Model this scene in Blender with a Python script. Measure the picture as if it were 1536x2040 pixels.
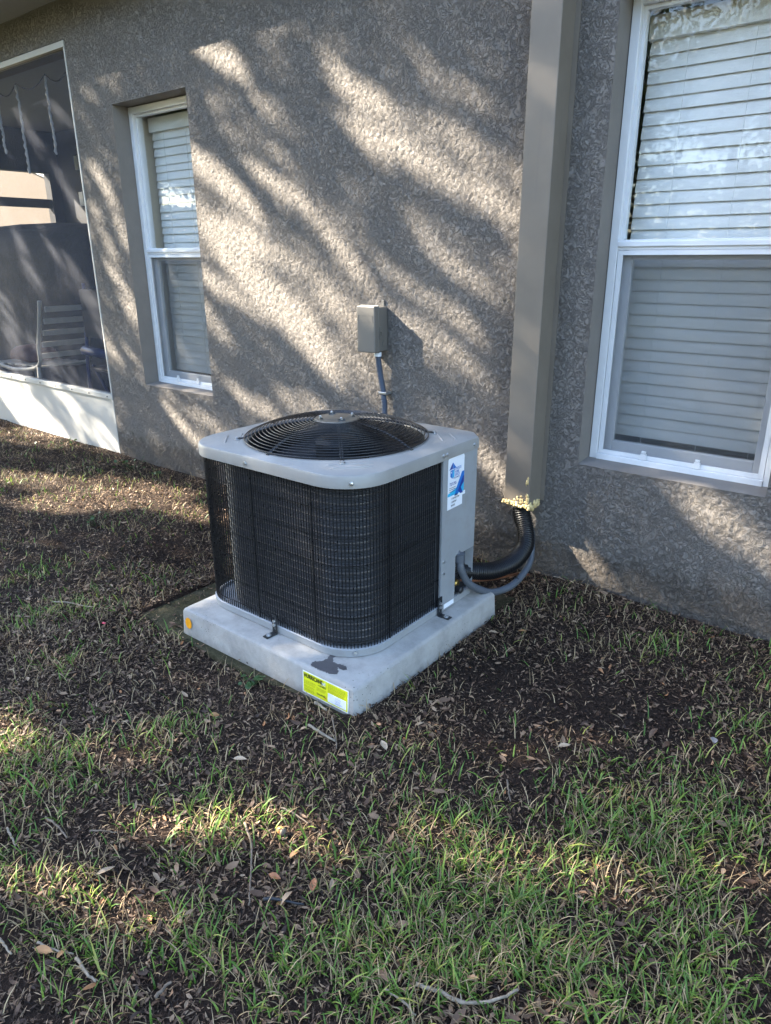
import bpy, math, random
import numpy as np
from mathutils import Vector, Matrix

for o in list(bpy.data.objects):
    bpy.data.objects.remove(o)
sc = bpy.context.scene
C = sc.collection
rng = np.random.default_rng(11)
random.seed(5)
R = math.radians

# ------------------------------------------------------------------ camera
CAM = Vector((0.0, -2.58, 1.305))
cam_d = bpy.data.cameras.new('camera')
cam = bpy.data.objects.new('camera', cam_d)
C.objects.link(cam)
yaw, pitch, roll = R(-38.7), R(20.0), R(0.3)
fw = Vector((math.sin(yaw) * math.cos(pitch), math.cos(yaw) * math.cos(pitch), -math.sin(pitch)))
rt = Vector((math.cos(yaw), -math.sin(yaw), 0))
dn = fw.cross(rt)
rt2 = rt * math.cos(roll) + dn * math.sin(roll)
dn2 = -rt * math.sin(roll) + dn * math.cos(roll)
m = Matrix.Identity(4)
for i in range(3):
    m[i][0], m[i][1], m[i][2], m[i][3] = rt2[i], -dn2[i], -fw[i], CAM[i]
cam.matrix_world = m
cam_d.sensor_fit = 'AUTO'
cam_d.sensor_width = 36.0
cam_d.lens = 36.0 * 1400 / 2040
cam_d.clip_start, cam_d.clip_end = 0.05, 2000
sc.camera = cam

# ------------------------------------------------------------------ sky, sun, exposure
SUN = Vector((2.05, 1.0, -1.5)).normalized()          # the way the light travels
world = bpy.data.worlds.new('World')
sc.world = world
world.use_nodes = True
wn = world.node_tree
wn.nodes.clear()
sky = wn.nodes.new('ShaderNodeTexSky')
sky.sky_type = 'NISHITA'
sky.sun_disc = False
sky.dust_density = 0.7
sky.ozone_density = 1.0
sky.sun_elevation = math.asin(-SUN.z)
sky.sun_rotation = math.atan2(-SUN.x, -SUN.y)
bg = wn.nodes.new('ShaderNodeBackground')
bg.inputs['Strength'].default_value = 0.12
wo = wn.nodes.new('ShaderNodeOutputWorld')
wn.links.new(sky.outputs[0], bg.inputs[0])
wn.links.new(bg.outputs[0], wo.inputs[0])
sun_d = bpy.data.lights.new('sun', 'SUN')
sun_d.energy = 5.0
sun_d.angle = R(0.5)
sun_d.color = (1.0, 0.91, 0.76)
sun = bpy.data.objects.new('sun', sun_d)
C.objects.link(sun)
sun.rotation_euler = SUN.to_track_quat('-Z', 'Y').to_euler()
sun.location = (-8, -6, 9)
vs = sc.view_settings
vs.view_transform = 'Standard'
vs.look = 'None'
vs.gamma = 1.0
vs.use_curve_mapping = False
vs.exposure = 3.25
sc.render.engine = 'CYCLES'
sc.cycles.use_denoising = True
sc.cycles.max_bounces = 8
sc.cycles.transparent_max_bounces = 16

# ------------------------------------------------------------------ materials
def new_mat(name):
    mt = bpy.data.materials.new(name)
    mt.use_nodes = True
    nt = mt.node_tree
    nt.nodes.clear()
    out = nt.nodes.new('ShaderNodeOutputMaterial')
    return mt, nt, out

class NT:
    """tiny node helper"""
    def __init__(s, name):
        s.mat, s.t, s.out = new_mat(name)
        s.geo = None
    def n(s, typ, **kw):
        nd = s.t.nodes.new('ShaderNode' + typ)
        for k, v in kw.items():
            setattr(nd, k, v)
        return nd
    def l(s, a, b):
        s.t.links.new(a, b)
    def pos(s):
        if s.geo is None:
            s.geo = s.n('NewGeometry')
        return s.geo.outputs['Position']
    def noise(s, scale, detail=3, rough=0.55, dist=0.0, vec=None, stretch=None):
        nd = s.n('TexNoise')
        nd.inputs['Scale'].default_value = scale
        nd.inputs['Detail'].default_value = detail
        nd.inputs['Roughness'].default_value = rough
        nd.inputs['Distortion'].default_value = dist
        v = vec if vec is not None else s.pos()
        if stretch:
            mp = s.n('Mapping')
            mp.inputs['Scale'].default_value = stretch
            s.l(v, mp.inputs['Vector'])
            v = mp.outputs[0]
        s.l(v, nd.inputs['Vector'])
        return nd.outputs['Fac']
    def ramp(s, fac, stops, interp='LINEAR'):
        r = s.n('ValToRGB')
        cr = r.color_ramp
        cr.interpolation = interp
        while len(cr.elements) < len(stops):
            cr.elements.new(0.5)
        for e, (p, c) in zip(cr.elements, stops):
            e.position = p
            e.color = (*c, 1) if len(c) == 3 else c
        s.l(fac, r.inputs['Fac'])
        return r.outputs['Color']
    def math(s, op, a, b=None):
        nd = s.n('Math', operation=op)
        for i, x in enumerate((a, b)):
            if x is None: continue
            if isinstance(x, (int, float)): nd.inputs[i].default_value = x
            else: s.l(x, nd.inputs[i])
        return nd.outputs[0]
    def mix(s, fac, a, b, mode='MIX'):
        nd = s.n('Mix', data_type='RGBA', blend_type=mode)
        for sock, x in ((nd.inputs[0], fac), (nd.inputs[6], a), (nd.inputs[7], b)):
            if isinstance(x, (int, float)): sock.default_value = x
            elif isinstance(x, tuple): sock.default_value = (*x, 1)
            else: s.l(x, sock)
        return nd.outputs[2]
    def bsdf(s, color, rough=0.6, metal=0.0, spec=0.5, normal=None):
        b = s.n('BsdfPrincipled')
        for nm, x in (('Base Color', color), ('Roughness', rough), ('Metallic', metal), ('Specular IOR Level', spec)):
            if isinstance(x, (int, float)): b.inputs[nm].default_value = x
            elif isinstance(x, tuple): b.inputs[nm].default_value = (*x, 1)
            else: s.l(x, b.inputs[nm])
        if normal is not None: s.l(normal, b.inputs['Normal'])
        return b
    def bump(s, h, dist=0.003, strength=1.0, normal=None):
        nd = s.n('Bump')
        nd.inputs['Distance'].default_value = dist
        nd.inputs['Strength'].default_value = strength
        s.l(h, nd.inputs['Height'])
        if normal is not None: s.l(normal, nd.inputs['Normal'])
        return nd.outputs[0]
    def done(s, sh):
        s.l(sh.outputs[0] if hasattr(sh, 'outputs') else sh, s.out.inputs['Surface'])
        return s.mat

def plain(name, col, rough=0.5, metal=0.0, var=0.08, nscale=30, bump=0.0, bscale=200, spec=0.5):
    t = NT(name)
    f = t.noise(nscale, 4)
    a = tuple(max(0, c * (1 - var)) for c in col)
    b = tuple(min(1, c * (1 + var)) for c in col)
    colr = t.ramp(f, [(0.3, a), (0.7, b)])
    rv = t.math('ADD', t.math('MULTIPLY', t.noise(nscale * 2.3, 3), 0.2), rough - 0.1)
    nrm = t.bump(t.noise(bscale, 3), bump) if bump else None
    return t.done(t.bsdf(colr, rv, metal, spec, nrm))

def stucco(name, heavy=True):
    t = NT(name)
    big = t.noise(1.3, 4)
    mid = t.noise(9, 4)
    col = t.ramp(mid, [(0.3, (0.180, 0.159, 0.139)), (0.7, (0.213, 0.189, 0.165))])
    col = t.mix(t.math('MULTIPLY', big, 0.35), col, (0.168, 0.152, 0.138))
    if heavy:
        n1 = t.noise(40, 4, 0.62, 1.6)
        worm = t.ramp(n1, [(0.40, (0.25,) * 3), (0.47, (0.55,) * 3), (0.505, (0, 0, 0)), (0.54, (0.8,) * 3), (0.60, (1,) * 3)])
        n2 = t.noise(120, 3, 0.6, 0.8)
        h = t.math('ADD', worm, t.math('MULTIPLY', n2, 0.5))
        h = t.math('ADD', h, t.math('MULTIPLY', t.noise(330, 2), 0.12))
        nrm = t.bump(h, 0.0062, 1.0)
        # weathering: rain streaks, old repaint patches, soil splashed up from the bed
        st = t.noise(2.2, 5, 0.65, 0.0, stretch=(6, 6, 0.55))
        col = t.mix(t.ramp(st, [(0.55, (0, 0, 0)), (0.75, (0.35,) * 3)]), col, (0.128, 0.113, 0.10))
        pt = t.noise(0.9, 2, 0.4)
        col = t.mix(t.ramp(pt, [(0.5, (0, 0, 0)), (0.54, (0.22,) * 3)]), col, (0.235, 0.212, 0.19))
        sx = t.n('SeparateXYZ'); t.l(t.pos(), sx.inputs[0])
        sp = t.math('ADD', sx.outputs[2], t.math('MULTIPLY', t.noise(13, 5, 0.7), -0.26))
        col = t.mix(t.ramp(sp, [(0.0, (0.6,) * 3), (0.06, (0, 0, 0))]), col, (0.085, 0.066, 0.05))
    else:
        h = t.math('ADD', t.noise(60, 4, 0.6, 0.5), t.math('MULTIPLY', t.noise(260, 3), 0.35))
        nrm = t.bump(h, 0.0022, 1.0)
    return t.done(t.bsdf(col, 0.82, 0, 0.25, nrm))

def paint_taupe():
    t = NT('taupe_metal_paint')
    col = t.ramp(t.noise(6, 4), [(0.3, (0.158, 0.132, 0.104)), (0.7, (0.186, 0.156, 0.124))])
    st = t.noise(3.5, 5, 0.6, 0.0, stretch=(9, 9, 0.8))
    col = t.mix(t.ramp(st, [(0.6, (0, 0, 0)), (0.78, (0.25,) * 3)]), col, (0.10, 0.09, 0.08))
    return t.done(t.bsdf(col, t.math('ADD', t.math('MULTIPLY', t.noise(40, 3), 0.18), 0.42), 0, 0.4, t.bump(t.noise(14, 3), 0.0008)))

def concrete():
    t = NT('pad_concrete')
    big = t.noise(11, 6, 0.68)
    col = t.ramp(big, [(0.28, (0.245, 0.233, 0.215)), (0.5, (0.33, 0.316, 0.293)), (0.72, (0.39, 0.375, 0.35))])
    sp = t.n('TexVoronoi')
    sp.inputs['Scale'].default_value = 85
    t.l(t.pos(), sp.inputs['Vector'])
    dots = t.ramp(sp.outputs['Distance'], [(0.10, (1, 1, 1)), (0.17, (0, 0, 0))])
    where = t.ramp(t.noise(8.5, 3), [(0.52, (0, 0, 0)), (0.62, (1, 1, 1))])
    k = t.mix(1.0, dots, where, 'MULTIPLY')
    col = t.mix(k, col, (0.07, 0.06, 0.05))
    # soil splash on the lower few centimetres
    sx = t.n('SeparateXYZ'); t.l(t.pos(), sx.inputs[0])
    low = t.math('MULTIPLY', t.ramp(t.math('ADD', sx.outputs[2], t.math('MULTIPLY', t.noise(45, 4), 0.045)), [(0.018, (1, 1, 1)), (0.05, (0, 0, 0))]), 0.55)
    col = t.mix(low, col, (0.16, 0.135, 0.11))
    fine = t.noise(220, 3)
    h = t.math('ADD', t.math('MULTIPLY', fine, 0.5), t.math('ADD', big, t.math('MULTIPLY', k, -0.8)))
    return t.done(t.bsdf(col, 0.8, 0, 0.3, t.bump(h, 0.0022)))

def mossy():
    t = NT('mossy_old_concrete')
    col = t.ramp(t.noise(16, 5, 0.65), [(0.3, (0.02, 0.018, 0.010)), (0.5, (0.042, 0.038, 0.018)), (0.7, (0.075, 0.062, 0.038))])
    return t.done(t.bsdf(col, 0.9, 0, 0.2, t.bump(t.noise(130, 4), 0.004)))

def island(name, stops, rough=0.7, transl=0.0, spec=0.3, nz=60):
    t = NT(name)
    g = t.n('NewGeometry'); t.geo = g
    col = t.ramp(g.outputs['Random Per Island'], stops)
    col = t.mix(0.28, col, t.ramp(t.noise(nz, 3), [(0.3, (0.02, 0.016, 0.012)), (0.75, (0.36, 0.30, 0.24))]), 'SOFT_LIGHT')
    b = t.bsdf(col, rough, 0, spec)
    if transl:
        tr = t.n('BsdfTranslucent'); t.l(col, tr.inputs[0])
        mx = t.n('MixShader'); mx.inputs[0].default_value = transl
        t.l(b.outputs[0], mx.inputs[1]); t.l(tr.outputs[0], mx.inputs[2])
        return t.done(mx)
    return t.done(b)

def glass_pane(name, tint=(0.97, 0.975, 0.97)):
    t = NT(name)
    lw = t.n('LayerWeight'); lw.inputs['Blend'].default_value = 0.5
    k = t.math('ADD', t.math('MULTIPLY', t.math('POWER', lw.outputs['Facing'], 5.0), 0.95), 0.024)
    tr = t.n('BsdfTransparent'); tr.inputs[0].default_value = (*tint, 1)
    gl = t.n('BsdfGlossy'); gl.inputs['Roughness'].default_value = 0.0
    t.l(t.bump(t.noise(1.6, 2), 0.0012), gl.inputs['Normal'])
    mx = t.n('MixShader'); t.l(k, mx.inputs[0]); t.l(tr.outputs[0], mx.inputs[1]); t.l(gl.outputs[0], mx.inputs[2])
    return t.done(mx)

def mesh_screen(name, col, cover):
    t = NT(name)
    tr = t.n('BsdfTransparent')
    df = t.n('BsdfDiffuse'); df.inputs[0].default_value = (*col, 1)
    mx = t.n('MixShader')
    k = t.math('ADD', t.math('MULTIPLY', t.noise(5, 3), 0.06), cover - 0.03)
    t.l(k, mx.inputs[0]); t.l(tr.outputs[0], mx.inputs[1]); t.l(df.outputs[0], mx.inputs[2])
    return t.done(mx)

def soil():
    t = NT('soil')
    a = t.noise(5, 5, 0.6)
    b = t.noise(70, 5, 0.65)
    col = t.ramp(b, [(0.3, (0.010, 0.006, 0.004)), (0.55, (0.03, 0.018, 0.012)), (0.8, (0.075, 0.047, 0.031))])
    col = t.mix(t.math('MULTIPLY', a, 0.5), col, (0.03, 0.021, 0.016))
    # far away the yard is lawn
    cd = t.n('VectorMath', operation='LENGTH'); t.l(t.pos(), cd.inputs[0])
    far = t.n('MapRange'); far.inputs[1].default_value = 7; far.inputs[2].default_value = 12
    t.l(cd.outputs['Value'], far.inputs[0])
    lawn = t.ramp(t.noise(2.5, 6), [(0.3, (0.045, 0.06, 0.02)), (0.7, (0.12, 0.13, 0.05))])
    col = t.mix(far.outputs[0], col, lawn)
    return t.done(t.bsdf(col, 0.95, 0, 0.15, t.bump(t.math('ADD', b, t.noise(260, 3)), 0.006)))

def fins():
    t = NT('coil_fins')
    sx = t.n('SeparateXYZ'); t.l(t.pos(), sx.inputs[0])
    w = t.n('TexWave', wave_type='BANDS', bands_direction='Z')
    w.inputs['Scale'].default_value = 62
    w.inputs['Distortion'].default_value = 0.0
    t.l(t.pos(), w.inputs['Vector'])
    col = t.ramp(w.outputs['Fac'], [(0.2, (0.03, 0.032, 0.036)), (0.8, (0.12, 0.126, 0.138))])
    col = t.mix(t.math('MULTIPLY', t.noise(9, 4), 0.5), col, (0.03, 0.03, 0.032))
    return t.done(t.bsdf(col, 0.5, 0.25, 0.4, t.bump(w.outputs['Fac'], 0.002)))

def unit_paint(name, col):
    t = NT(name)
    c = t.ramp(t.noise(11, 4), [(0.3, tuple(x * 0.93 for x in col)), (0.7, tuple(x * 1.06 for x in col))])
    dirt = t.ramp(t.noise(19, 6, 0.72), [(0.5, (0, 0, 0)), (0.72, (0.5,) * 3)])
    c = t.mix(dirt, c, (0.24, 0.225, 0.2))
    return t.done(t.bsdf(c, t.math('ADD', t.math('MULTIPLY', t.noise(60, 3), 0.16), 0.36), 0.0, 0.5, t.bump(t.noise(420, 2), 0.00025)))

M = {}
M['stucco'] = stucco('stucco_skip_trowel', True)
M['smooth'] = stucco('stucco_smooth_reveal', False)
M['taupe'] = paint_taupe()
M['concrete'] = concrete()
M['moss'] = mossy()
M['soil'] = soil()
M['white'] = plain('white_aluminium', (0.66, 0.66, 0.66), 0.4, 0, 0.04, 12)
M['kick'] = plain('kick_plate_enamel', (0.42, 0.405, 0.37), 0.45, 0, 0.05, 4, 0.0008, 9)
M['offwhite'] = plain('drywall_return', (0.62, 0.56, 0.46), 0.7, 0, 0.05, 5)
M['blind'] = plain('blind_slat_white', (0.74, 0.73, 0.70), 0.45, 0, 0.03, 8)
M['cord'] = plain('blind_cord', (0.7, 0.7, 0.68), 0.8)
M['glass'] = glass_pane('window_glass')
M['fly'] = mesh_screen('insect_screen', (0.10, 0.105, 0.11), 0.42)
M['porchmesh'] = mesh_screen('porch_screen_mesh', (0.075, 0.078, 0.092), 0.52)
M['dark'] = plain('dark_interior', (0.02, 0.02, 0.022), 0.8)
M['room'] = plain('room_wall', (0.35, 0.33, 0.30), 0.8)
M['unit'] = unit_paint('unit_grey_enamel', (0.285, 0.295, 0.305))
M['unit_lid'] = unit_paint('unit_lid_enamel', (0.275, 0.264, 0.246))
M['black'] = plain('black_wire', (0.012, 0.012, 0.013), 0.3, 0, 0.1)
M['blackmat'] = plain('black_plastic', (0.018, 0.018, 0.02), 0.5, 0, 0.2)
M['fins'] = fins()
M['tube'] = plain('coil_tube', (0.15, 0.14, 0.13), 0.3, 0.8, 0.2, 40)
M['hub'] = plain('motor_cap', (0.16, 0.14, 0.11), 0.45, 0.5, 0.2, 60)
M['steel'] = plain('zinc_screw', (0.55, 0.56, 0.57), 0.3, 0.9, 0.1)
M['strap'] = plain('galvanised_strap_dark', (0.05, 0.055, 0.06), 0.4, 0.7, 0.3, 60)
M['tape'] = plain('black_wrap', (0.006, 0.006, 0.007), 0.42, 0, 0.2, 40, 0.0012, 60, 0.3)
M['conduit'] = plain('grey_conduit', (0.085, 0.095, 0.11), 0.45, 0, 0.08, 30)
M['conduit_blue'] = plain('blue_grey_conduit', (0.05, 0.065, 0.095), 0.42, 0, 0.1, 30)
M['copper'] = plain('copper_pipe', (0.55, 0.24, 0.13), 0.35, 0.9, 0.15, 30)
M['brass'] = plain('brass_valve', (0.42, 0.30, 0.10), 0.35, 0.9, 0.15, 30)
M['foam'] = plain('spray_foam', (0.62, 0.47, 0.22), 0.8, 0, 0.25, 40, 0.004, 70)
M['box'] = plain('disconnect_enamel', (0.145, 0.132, 0.115), 0.42, 0, 0.05, 9)
M['yellow'] = plain('yellow_label', (0.72, 0.74, 0.02), 0.4, 0, 0.03)
M['labelwhite'] = plain('label_white', (0.78, 0.80, 0.84), 0.4, 0, 0.02)
M['ink'] = plain('label_ink', (0.02, 0.02, 0.02), 0.5)
M['inkolive'] = plain('label_small_print', (0.24, 0.25, 0.02), 0.5)
M['redink'] = plain('label_red', (0.5, 0.06, 0.02), 0.5)
M['blue1'] = plain('label_blue', (0.015, 0.16, 0.52), 0.4, 0, 0.1, 60)
M['blue2'] = plain('label_navy', (0.015, 0.045, 0.26), 0.4, 0, 0.1, 60)
M['blue3'] = plain('label_cyan', (0.03, 0.40, 0.66), 0.4, 0, 0.15, 60)
M['orange'] = plain('orange_dot', (0.85, 0.34, 0.01), 0.5, 0, 0.05)
M['wet'] = plain('damp_stain', (0.085, 0.08, 0.082), 0.35, 0, 0.12, 60)
M['soffit'] = plain('soffit_grey', (0.30, 0.30, 0.31), 0.7, 0, 0.04)
M['roof'] = plain('roof_shingle', (0.09, 0.08, 0.075), 0.9, 0, 0.3, 40)
M['fabric'] = plain('grill_cover_fabric', (0.014, 0.014, 0.017), 0.75, 0, 0.3, 20, 0.004, 25)
M['tan'] = plain('neighbour_stucco', (0.20, 0.155, 0.115), 0.85, 0, 0.06, 20, 0.004, 60)
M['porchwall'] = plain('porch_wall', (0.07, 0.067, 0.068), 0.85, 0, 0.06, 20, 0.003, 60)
M['beige'] = plain('beige_tube', (0.52, 0.49, 0.43), 0.45)
M['bluetube'] = plain('navy_tube', (0.02, 0.035, 0.14), 0.35)
M['wicker'] = plain('dark_wicker', (0.03, 0.028, 0.03), 0.6)
M['cushion'] = plain('pale_cushion', (0.55, 0.50, 0.38), 0.9, 0, 0.25, 90)
M['rust'] = plain('faded_red_fabric', (0.16, 0.09, 0.085), 0.85, 0, 0.2)
M['led'] = plain('icicle_light_plastic', (0.62, 0.63, 0.65), 0.3, 0, 0.2, 200)
M['bark'] = plain('oak_bark', (0.11, 0.095, 0.08), 0.95, 0, 0.35, 12, 0.03, 14)
M['leaves'] = island('oak_foliage', [(0, (0.03, 0.055, 0.015)), (0.5, (0.05, 0.085, 0.022)), (1, (0.095, 0.12, 0.035))], 0.55, 0.25, 0.4, 4)
M['litter'] = island('fallen_leaves', [(0, (0.036, 0.02, 0.012)), (0.35, (0.105, 0.060, 0.036)), (0.65, (0.185, 0.115, 0.07)), (0.86, (0.27, 0.18, 0.112)), (0.96, (0.38, 0.27, 0.175)), (1, (0.36, 0.16, 0.06))], 0.6)
M['chips'] = island('mulch_chips', [(0, (0.010, 0.006, 0.004)), (0.4, (0.058, 0.034, 0.021)), (0.75, (0.15, 0.095, 0.06)), (1, (0.38, 0.27, 0.17))], 0.8)
M['crumbs'] = island('dark_soil_crumbs', [(0, (0.008, 0.005, 0.0035)), (0.6, (0.028, 0.017, 0.011)), (1, (0.075, 0.047, 0.031))], 0.9)
M['grass'] = island('grass_blades', [(0, (0.075, 0.15, 0.022)), (0.5, (0.125, 0.235, 0.036)), (0.82, (0.215, 0.32, 0.055)), (1, (0.42, 0.40, 0.11))], 0.5, 0.3, 0.4, 30)
M['straw'] = island('dead_grass', [(0, (0.14, 0.095, 0.048)), (0.5, (0.30, 0.215, 0.115)), (1, (0.50, 0.385, 0.23))], 0.7, 0.15, 0.3, 30)
M['weed'] = island('weed_leaves', [(0, (0.03, 0.07, 0.018)), (1, (0.07, 0.125, 0.035))], 0.45, 0.25, 0.4)
M['twig'] = plain('grey_twig', (0.16, 0.12, 0.085), 0.85, 0, 0.35, 80, 0.002, 150)
M['palebark'] = plain('pale_lichen_twig', (0.25, 0.20, 0.145), 0.85, 0, 0.3, 90, 0.002, 150)
M['leaf_orange'] = plain('leaf_orange', (0.34, 0.17, 0.065), 0.6, 0, 0.25, 60)
M['leaf_rust'] = plain('leaf_rust', (0.30, 0.115, 0.045), 0.6, 0, 0.25, 60)
M['leaf_tan'] = plain('leaf_tan', (0.36, 0.27, 0.18), 0.6, 0, 0.25, 60)
M['leaf_silver'] = plain('leaf_silver', (0.24, 0.225, 0.22), 0.55, 0, 0.2, 60)
M['acorn'] = plain('acorn_shell', (0.40, 0.19, 0.07), 0.35, 0, 0.2, 60)
M['redbit'] = plain('red_plastic', (0.5, 0.03, 0.06), 0.4)

# ------------------------------------------------------------------ mesh helpers
class MB:
    def __init__(s):
        s.v, s.f, s.mi = [], [], []
        s.cur = 0
    def add(s, vs_, fs_):
        o = len(s.v)
        s.v += [tuple(p) for p in vs_]
        for f in fs_:
            s.f.append(tuple(i + o for i in f)); s.mi.append(s.cur)
        return s
    def box(s, x0, x1, y0, y1, z0, z1):
        return s.add([(x0, y0, z0), (x1, y0, z0), (x1, y1, z0), (x0, y1, z0), (x0, y0, z1), (x1, y0, z1), (x1, y1, z1), (x0, y1, z1)],
                     [(0, 3, 2, 1), (4, 5, 6, 7), (0, 1, 5, 4), (1, 2, 6, 5), (2, 3, 7, 6), (3, 0, 4, 7)])
    def loft(s, loops, close=True, cap0=False, cap1=False):
        n = len(loops[0]); vs_ = [p for lp in loops for p in lp]; fs_ = []
        for k in range(len(loops) - 1):
            for i in range(n if close else n - 1):
                j = (i + 1) % n
                fs_.append((k * n + i, k * n + j, (k + 1) * n + j, (k + 1) * n + i))
        if cap0: fs_.append(tuple(range(n - 1, -1, -1)))
        if cap1: fs_.append(tuple((len(loops) - 1) * n + i for i in range(n)))
        return s.add(vs_, fs_)
    def tube(s, pts, r, n=8, closed=False, caps=True):
        P = [Vector(p) for p in pts]; L = len(P)
        rr = r if isinstance(r, (list, tuple)) else [r] * L
        loops = []; prev = None
        for i, p in enumerate(P):
            a = P[(i - 1) % L] if (closed or i > 0) else P[0]
            b = P[(i + 1) % L] if (closed or i < L - 1) else P[-1]
            t = (b - a).normalized()
            if prev is None:
                u = t.orthogonal().normalized()
            else:
                u = prev - t * prev.dot(t)
                u = u.normalized() if u.length > 1e-6 else t.orthogonal().normalized()
            prev = u; w = t.cross(u)
            loops.append([p + (u * math.cos(2 * math.pi * k / n) + w * math.sin(2 * math.pi * k / n)) * rr[i] for k in range(n)])
        if closed:
            loops.append(loops[0])
            return s.loft(loops)
        return s.loft(loops, True, caps, caps)
    def lathe(s, prof, c, n=24, axis='Z'):
        loops = []
        for r, h in prof:
            lp = []
            for k in range(n):
                a = 2 * math.pi * k / n
                x, y = r * math.cos(a), r * math.sin(a)
                lp.append((c[0] + x, c[1] + y, c[2] + h) if axis == 'Z' else ((c[0] + x, c[1] + h, c[2] + y) if axis == 'Y' else (c[0] + h, c[1] + x, c[2] + y)))
            loops.append(lp)
        return s.loft(loops, True, True, True)
    def build(s, name, mat, parent=None, smooth=False, bevel=0.0):
        me = bpy.data.meshes.new(name)
        me.from_pydata(s.v, [], s.f)
        mats = mat if isinstance(mat, (list, tuple)) else [mat]
        for q in mats: me.materials.append(M[q])
        if len(mats) > 1:
            me.polygons.foreach_set('material_index', s.mi)
        if smooth:
            me.polygons.foreach_set('use_smooth', [True] * len(me.polygons))
        me.update()
        ob = bpy.data.objects.new(name, me)
        C.objects.link(ob)
        if parent is not None: ob.parent = parent
        if bevel:
            bm_ = ob.modifiers.new('bevel', 'BEVEL'); bm_.width = bevel; bm_.segments = 2; bm_.limit_method = 'ANGLE'
        if smooth == 'auto':
            me.polygons.foreach_set('use_smooth', [True] * len(me.polygons))
            es = ob.modifiers.new('edges', 'EDGE_SPLIT'); es.split_angle = R(35)
        return ob

def quads_obj(name, V, mat, parent=None, per=4, faces=None):
    """V: (N, per, 3) numpy verts for each little piece; faces: quads inside one piece."""
    N = V.shape[0]
    fq = np.array(faces if faces is not None else [(0, 1, 2, 3)], dtype=np.int32)
    idx = (np.arange(N, dtype=np.int32)[:, None, None] * per + fq[None]).reshape(-1, 4)
    me = bpy.data.meshes.new(name)
    me.vertices.add(N * per)
    me.vertices.foreach_set('co', V.reshape(-1).astype(np.float32))
    me.loops.add(idx.size)
    me.loops.foreach_set('vertex_index', idx.reshape(-1))
    me.polygons.add(len(idx))
    me.polygons.foreach_set('loop_start', np.arange(0, idx.size, 4, dtype=np.int32))
    me.polygons.foreach_set('loop_total', np.full(len(idx), 4, dtype=np.int32))
    me.materials.append(M[mat])
    me.update(calc_edges=True)
    ob = bpy.data.objects.new(name, me)
    C.objects.link(ob)
    if parent is not None: ob.parent = parent
    return ob

def thing(name, label, cat, loc=(0, 0, 0), group=None):
    o = bpy.data.objects.new(name, None)
    o.empty_display_size = 0.1
    C.objects.link(o)
    o['label'] = label; o['category'] = cat
    if group: o['group'] = group
    return o
def tag(o, label, cat, group=None):
    o['label'] = label; o['category'] = cat
    if group: o['group'] = group
    return o
def structure(o):
    o['kind'] = 'structure'; return o
def stuff(o, label=None, cat=None):
    o['kind'] = 'stuff'
    if label: o['label'] = label
    if cat: o['category'] = cat
    return o

def smooth_path(pts, n=8):
    P = [Vector(p) for p in pts]; out = []
    for i in range(len(P) - 1):
        p0 = P[max(0, i - 1)]; p1 = P[i]; p2 = P[i + 1]; p3 = P[min(len(P) - 1, i + 2)]
        for k in range(n):
            t = k / n
            out.append(0.5 * ((2 * p1) + (p2 - p0) * t + (2 * p0 - 5 * p1 + 4 * p2 - p3) * t * t + (-p0 + 3 * p1 - 3 * p2 + p3) * t ** 3))
    out.append(P[-1])
    return out

def rounded(x0, x1, y0, y1, rfl, rfr, rbr, rbl, n=10, br_chamfer=False):
    """counter-clockwise loop from the front left corner"""
    pts = []
    for cx, cy, a0, r, nn in ((x0 + rfl, y0 + rfl, 180, rfl, n), (x1 - rfr, y0 + rfr, 270, rfr, n), (x1 - rbr, y1 - rbr, 0, rbr, 1 if br_chamfer else n), (x0 + rbl, y1 - rbl, 90, rbl, n)):
        for k in range(nn + 1):
            a = R(a0 + 90 * k / nn)
            pts.append((cx + r * math.cos(a), cy + r * math.sin(a)))
    return pts

def arc_sample(poly, step):
    """even samples along a polyline -> (x, y)"""
    out = []; carry = 0.0
    for (ax, ay), (bx, by) in zip(poly[:-1], poly[1:]):
        L = math.hypot(bx - ax, by - ay); s_ = carry
        while s_ < L:
            out.append((ax + (bx - ax) * s_ / L, ay + (by - ay) * s_ / L)); s_ += step
        carry = s_ - L
    return out

def vnoise(x, y, seed=0):
    x = np.asarray(x, float); y = np.asarray(y, float)
    xi = np.floor(x).astype(np.int64); yi = np.floor(y).astype(np.int64)
    xf = x - xi; yf = y - yi
    def h(a, b):
        k = (a * 374761393 + b * 668265263 + seed * 69069) & 0xFFFFFFFF
        k = ((k ^ (k >> 13)) * 1274126177) & 0xFFFFFFFF
        return ((k ^ (k >> 16)) & 0xFFFF) / 65535.0
    sx = xf * xf * (3 - 2 * xf); sy = yf * yf * (3 - 2 * yf)
    return (h(xi, yi) * (1 - sx) + h(xi + 1, yi) * sx) * (1 - sy) + (h(xi, yi + 1) * (1 - sx) + h(xi + 1, yi + 1) * sx) * sy
def fbm(x, y, seed=0):
    return 0.55 * vnoise(x, y, seed) + 0.3 * vnoise(x * 2.1, y * 2.1, seed + 7) + 0.15 * vnoise(x * 4.3, y * 4.3, seed + 19)

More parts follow.
